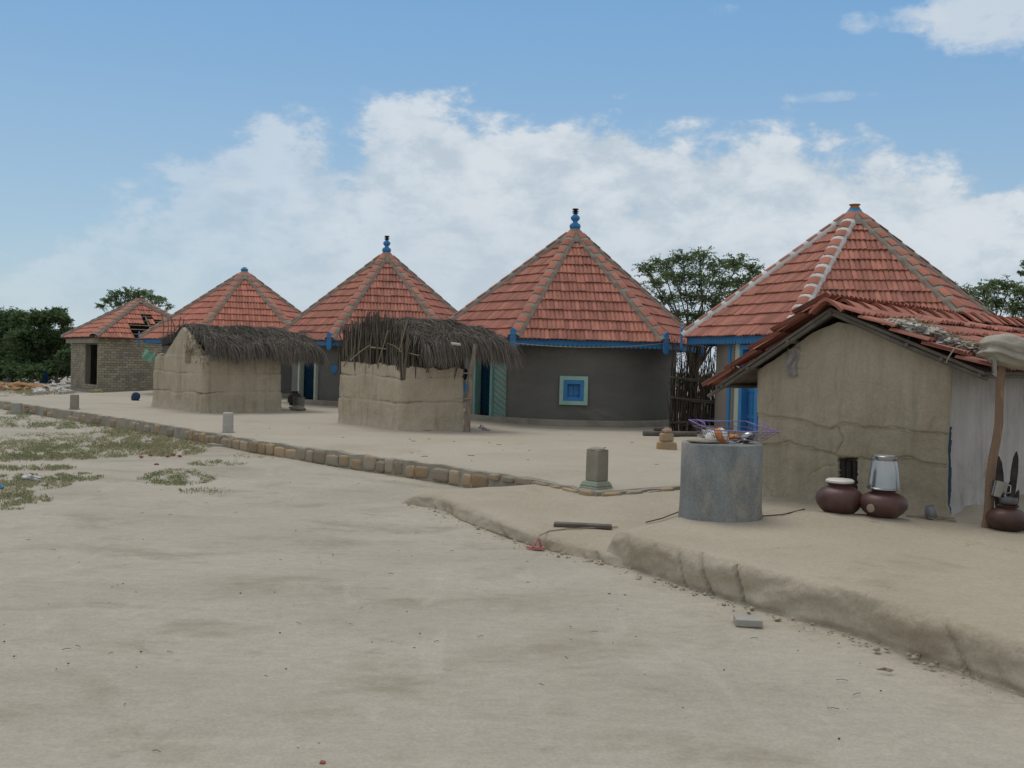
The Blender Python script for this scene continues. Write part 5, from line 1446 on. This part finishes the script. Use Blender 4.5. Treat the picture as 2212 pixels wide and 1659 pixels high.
# slabs, stones, logs, plank
def slab(u, v, w_, d_, h_, rot, label, mt, z=0.0, name='paver'):
    b = G(u, v, z); m_ = MB(); m_.box(b + Vector((0, d_ * .4, h_ / 2 - .006)), w_, d_, h_, R(rot)); o = tag(obj(name, m_, mt, base=b), label, 'slab'); bv = o.modifiers.new('bevel', 'BEVEL'); bv.width = .006; bv.segments = 2; return o
slab(1620, 1352, .165, .15, .045, -6, 'pale square paver lying on the sand below the mud terrace', m_slab)
slab(475, 965, .46, .3, .05, -28, 'thin grey slab lying at the foot of the ochre stone wall', m_slab, name='stone_slab')
for i, (u, v, w_, d_, h_, rt, dz, lb) in enumerate(((1442, 974, .40, .24, .17, -4, 0, 'large ochre block at the bottom of the stone stack'), (1441, 974, .26, .18, .16, 12, .165, 'smaller ochre block on top of the large one'))):
    b = G(u, v, Z_Y - .03); m_ = MB(); k = .90; m_.box(b + Vector((0, .12, dz + h_ / 2 - .01)), w_ * k, d_ * k, h_ * .9, R(rt), taper=.94)
    o = tag(obj('stone_block', m_, m_stone, base=b), lb, 'stone', 'ochre stones stacked by the log'); o.modifiers.new('bevel', 'BEVEL').width = .02
b = G(1442, 974, Z_Y - .03); m_ = MB(); m_.lump(b + Vector((.0, .12, .345)), .085, .07, .055, seed=8, amp=.3, n=12); tag(obj('stone_block', m_, mat('pinkish_stone', (.40, .29, .235), (.33, .235, .19), 4.0), smooth=70, base=b), 'small pinkish stone topping the ochre stack', 'stone', 'ochre stones stacked by the log')
def log(a, b, r_, label, z, mt=m_wood):
    pa, pb = G(a[0], a[1], z), G(b[0], b[1], z); up_ = Vector((0, 0, r_)); m_ = MB()
    pts = [pa.lerp(pb, k / 8) + up_ + Vector((0, 0, .008 * nz(k, 1))) for k in range(9)]
    m_.tube(pts, [r_ * (1 + .06 * nz(k * 1.3, 5)) for k in range(9)], 14); tag(obj('log', m_, mt, smooth=50, base=pa), label, 'log', 'logs by the stick fence')
log((1390, 943), (1504, 944), .062, 'nearer grey log lying in front of the stick fence', Z_Y - .05)
log((1412, 931), (1450, 932), .05, 'short log tucked against the house plinth behind the long one', Z_Y - .03)
pa, pb = GL(1197, 1138), GL(1322, 1144); m_ = MB(); d = (pb - pa); L_ = d.length; d.normalize(); nn = Vector((-d.y, d.x, 0))
m_.obox((pa + pb) / 2 + Vector((0, .03, .022)), d, nn, (0, 0, 1), L_ / 2, .055, .016); m_.obox((pa + pb) / 2 + Vector((-.02, .075, .014)), d, nn, (0, 0, 1), L_ / 2 * .9, .02, .022)
o = tag(obj('plank', m_, m_wood, base=pa), 'dark weathered plank lying on the lower mud terrace', 'plank'); o.modifiers.new('bevel', 'BEVEL').width = .004
m_ = MB(); pts = [GL(1335, 1141), GL(1290, 1143), GL(1225, 1145), GL(1185, 1150), GL(1165, 1160), GL(1152, 1176) + Vector((0, 0, -.03))]; m_.tube([p + Vector((0, 0, .012)) for p in pts], [.006, .006, .006, .005, .005, .004], 5)
tag(obj('stem', m_, m_palestick, base=pts[0]), 'thin bent stem trailing from the plank over the terrace lip', 'stem')
m_ = MB(); pts = [GL(1395, 1131) + Vector((0, 0, .012)), GL(1430, 1124) + Vector((0, 0, .02)), GL(1466, 1114) + Vector((0, 0, .04))]; m_.tube(pts, .006, 5); tag(obj('stem', m_, m_bark, base=pts[0]), 'thin dark stem lying against the left foot of the concrete pillar', 'stem')
m_ = MB(); pts = [GU(1645, 1117), GU(1690, 1114), GU(1738, 1102)]; m_.tube([p + Vector((0, 0, .01)) for p in pts], .006, 5); tag(obj('stem', m_, m_bark, base=pts[0]), 'thin dark stem between the concrete pillar and the clay pots', 'stem')
m_ = MB(); p = G(1910, 1450, 0)
for k in range(5): m_.tube([p + Vector((-.035, .02, .003)), p + Vector((.0, 0, .007 + .003 * k)), p + Vector((.03 + .008 * k, -.02 + .010 * k, .002))], [.002, .004, .0015], 4)
tag(obj('dry_leaf', m_, m_palestick, base=p), 'shrivelled dry leaf on the sand near the lower right', 'leaf')

# sandals
def sandal(p, rot, mt, L_, label, strap_up=.05):
    root = thing('sandal', label, 'sandal', p); c, s_ = math.cos(rot), math.sin(rot); X = Vector((c, s_, 0)); Y = Vector((-s_, c, 0))
    o_ = []
    for k in range(28):
        t = 2 * math.pi * k / 28; x = math.cos(t); w_ = .19 * (1 + .25 * x - .22 * math.exp(-((x + .2) / .35) ** 2)); o_.append((x * .5, math.sin(t) * w_))
    m_ = MB(); lo = [p + X * (x * L_) + Y * (y * L_) for x, y in o_]; hi = [q + Vector((0, 0, .02)) for q in lo]; n = len(lo)
    m_.add(lo + hi, [tuple(reversed(range(n))), tuple(n + i for i in range(n))] + [(i, (i + 1) % n, n + (i + 1) % n, n + i) for i in range(n)])
    obj('sole', m_, mt, root)
    st = MB(); q = p + Vector((0, 0, .018)); toe = q + X * (.3 * L_)
    for sg in (-1, 1): st.tube([toe, toe - X * (.12 * L_) + Y * (sg * .10 * L_) + Vector((0, 0, strap_up)), q - X * (.06 * L_) + Y * (sg * .19 * L_) + Vector((0, 0, strap_up * .5)), q - X * (.1 * L_) + Y * (sg * .18 * L_)], .0085, 6)
    obj('strap', st, mt, root, smooth=180)
sandal(G(1157, 1187, 0) + Vector((0, .05, -.004)), R(-14), m_pink, .17, 'pink rubber sandal on the sand at the foot of the lower terrace', .075)
sandal(G(1041, 926, Z_Y - .03) + Vector((0, .1, 0)), R(150), m_lilac, .2, 'lilac sandal by the doorway of the grey house, standing skewed', .06)
sandal(G(1049, 930, Z_Y - .03) + Vector((0, .05, 0)), R(172), m_lilac, .2, 'lilac sandal lying flat, the nearer one by the doorway', .04)

# drum, green cloth, stones and litter far left
b = P(293, 852, 31.5); b.z = Z_Y + .11; m_ = MB(); tl = Matrix.Rotation(R(90), 3, 'X') @ Matrix.Rotation(R(-22), 3, 'Y')
m_.lathe(b, [(.01, -.15), (.10, -.15), (.125, -.13), (.125, -.05), (.132, -.04), (.125, -.03), (.125, .1), (.132, .11), (.12, .13), (.10, .14), (.01, .14)], 28, tilt=Matrix.Rotation(R(70), 3, 'X') @ Matrix.Rotation(R(25), 3, 'Y'))
tag(obj('plastic_drum', m_, m_drum, smooth=50, base=b), 'small dark blue plastic drum lying against the brick house', 'drum')
c_ = P(322, 768, 28.4); rows = [[c_ + Vector(((j - 4) * .042 + .02 * math.sin(i * .8), .05 * math.sin(j * 1.1 + i * .7), (4 - i) * .038 - .006 * (j - 4) + .02 * math.sin(j * .9))) for j in range(9)] for i in range(9)]
m_ = MB(); m_.grid(rows); m_.grid([[q + Vector((0, .008, 0)) for q in r_] for r_ in reversed(rows)]); tag(obj('cloth', m_, m_gcloth, smooth=180, base=c_), 'pale green cloth hanging off the left corner of the large shed', 'cloth')
rod = MB(); rod.tube([P(318, 762, 28.42), P(352, 752, 28.0)], .015, 5); tag(obj('pole', rod, m_palestick, base=P(318, 762, 28.42)), 'short pole holding the green cloth out from the shed corner', 'pole')
b = G(205, 853, .1); m_ = MB(); m_.lump(b + Vector((0, .2, .08)), .24, .16, .13, seed=12, amp=.3, n=12); tag(obj('boulder', m_, mat('mossy_stone', (.25, .22, .10), (.19, .17, .09), 4), smooth=70, base=b), 'yellowish stone by the left corner of the brick house', 'stone')
rng = random.Random(77)
for k in range(13):
    u = rng.uniform(-25, 82); v = 838 + rng.uniform(-6, 4) - (4 if k % 3 == 0 else 0); p = G(u, v + 4, 0); s_ = rng.uniform(.22, .45)
    m_ = MB(); m_.lump(p + Vector((0, .3, s_ * .18)), s_, s_ * .7, s_ * .42, seed=k + 30, amp=.5, fr=1.6, n=10, rot=rng.random() * 3)
    tag(obj('rubble_stone', m_, m_rubble, smooth=35, base=p), 'orange stone in the rubble pile under the thorn trees at the far left', 'stone', 'orange rubble stones')
for k in range(16):
    u = rng.uniform(78, 150); v = rng.uniform(824, 846); p = G(u, v + 4, 0); m_ = MB(); m_.lump(p + Vector((0, 0, .05)), rng.uniform(.08, .3), .1, rng.uniform(.05, .12), seed=k + 60, amp=.8, n=8, rot=rng.random() * 3)
    tag(obj('plastic_scrap', m_, m_rag[rng.choice([0, 1, 4, 4])], smooth=60, base=p), 'pale scrap of plastic under the thorn trees left of the brick house', 'litter', 'scraps under the thorn trees')
m_ = MB(); p = P(98, 815, 50); m_.lump(p, .14, .1, .3, seed=91, amp=.6, n=9); p2_ = G(98, 828, 0); tag(obj('blue_bag', m_, m_dblue, smooth=60, base=p), 'dark blue bag caught at the foot of the thorn thicket', 'bag')
for k, (u, v) in enumerate(((305, 988), (325, 984), (338, 1004), (362, 986), (375, 983), (388, 986), (115, 984), (220, 962))):
    p = G(u, v, 0); m_ = MB(); m_.lump(p + Vector((0, 0, .008)), .036, .022, .018, seed=k + 5, amp=.4, n=7); tag(obj('brick_chip', m_, m_brickred, smooth=40, base=p), 'small chip of red brick on the bare ground among the grass', 'brick', 'red brick chips')
for k, (u, v, s_) in enumerate(((70, 1036, .11), (62, 1034, .07), (490, 947, .05), (318, 953, .06))):
    p = G(u, v, 0); m_ = MB(); m_.lump(p + Vector((0, 0, .02)), s_, s_ * .6, .03, seed=k + 25, amp=.7, n=9)
    tag(obj('white_scrap', m_, m_rag[4], smooth=60, base=p), 'white scrap of litter lying in the grass at the left', 'litter', 'white scraps in the grass')
p = G(2, 1055, 0); m_ = MB(); m_.lump(p + Vector((0, 0, .015)), .035, .03, .02, seed=3, amp=.6, n=8); tag(obj('blue_scrap', m_, m_blue, smooth=60, base=p), 'blue scrap of plastic at the left edge of the picture', 'litter')
for k, (u, v) in enumerate(((1316, 1283), (697, 1647), (1350, 1286))):
    p = G(u, v, 0); m_ = MB(); m_.lump(p, .012, .010, .008, seed=k, amp=.4, n=6); tag(obj('pebble', m_, m_brickred, smooth=60, base=p), ('red pebble on the sand below the upper terrace corner', 'red pebble at the bottom of the picture', 'reddish pebble just right of the one below the terrace corner')[k], 'pebble', 'red pebbles')

# things in the shade between the sheds
def at_yard(u, v, dz=0): p = G(u, v, Z_Y); p.z += dz; return p
b = at_yard(612, 888); b.y += .3; m_ = MB(); m_.lathe(b + Vector((.1, 1.2, 0)), [(.02, 0), (.15, 0), (.17, .33), (.18, .34), (.165, .34), (.14, .02), (.02, .02)], 24); tag(obj('bucket', m_, m_tin, smooth=40, base=b), 'dull grey bucket behind the right corner of the large shed', 'bucket')
b = P(636, 878, 31.0); b.z = Z_Y; m_ = MB(); m_.lathe(b, [(.02, 0), (.14, .0), (.2, .12), (.22, .24), (.16, .36), (.10, .40), (.12, .44), (.02, .44)], 28); tag(obj('storage_jar', m_, m_charred, smooth=60, base=b), 'dark storage jar in the shade left of the blue door', 'jar')
b = at_yard(630, 888); m_ = MB(); m_.lump(b + Vector((.1, .3, .05)), .22, .12, .09, seed=9, amp=.4, n=10); tag(obj('stone', m_, m_cement, smooth=70, base=b), 'dark flat stone on the courtyard between the sheds', 'stone')
b = P(1001, 836, 21.9); m_ = MB(); m_.lathe(b, [(.01, -.10), (.075, -.10), (.08, -.08), (.08, .06), (.05, .10), (.03, .13), (.01, .13)], 20); tag(obj('plastic_jug', m_, m_blue, smooth=50, base=b), 'blue plastic jug hung behind the forked post of the small shed', 'jug')
b = P(1005, 808, 21.9); m_ = MB(); m_.lump(b, .05, .05, .11, seed=2, amp=.6, n=9); tag(obj('rag', m_, m_dblue, smooth=60, base=b), 'blue rag tied high on the forked post of the small shed', 'rag')
b = P(985, 743, 20.6); m_ = MB(); m_.obox(b, (1, 0, -.1), (.1, .6, -.3), (.1, .3, 1), .09, .05, .012); tag(obj('sandal_sole', m_, m_plast, base=b), 'small white scrap lying on the thatch of the small shed', 'litter')
print('objects', len(bpy.data.objects), 'verts', sum(len(m.vertices) for m in bpy.data.meshes))
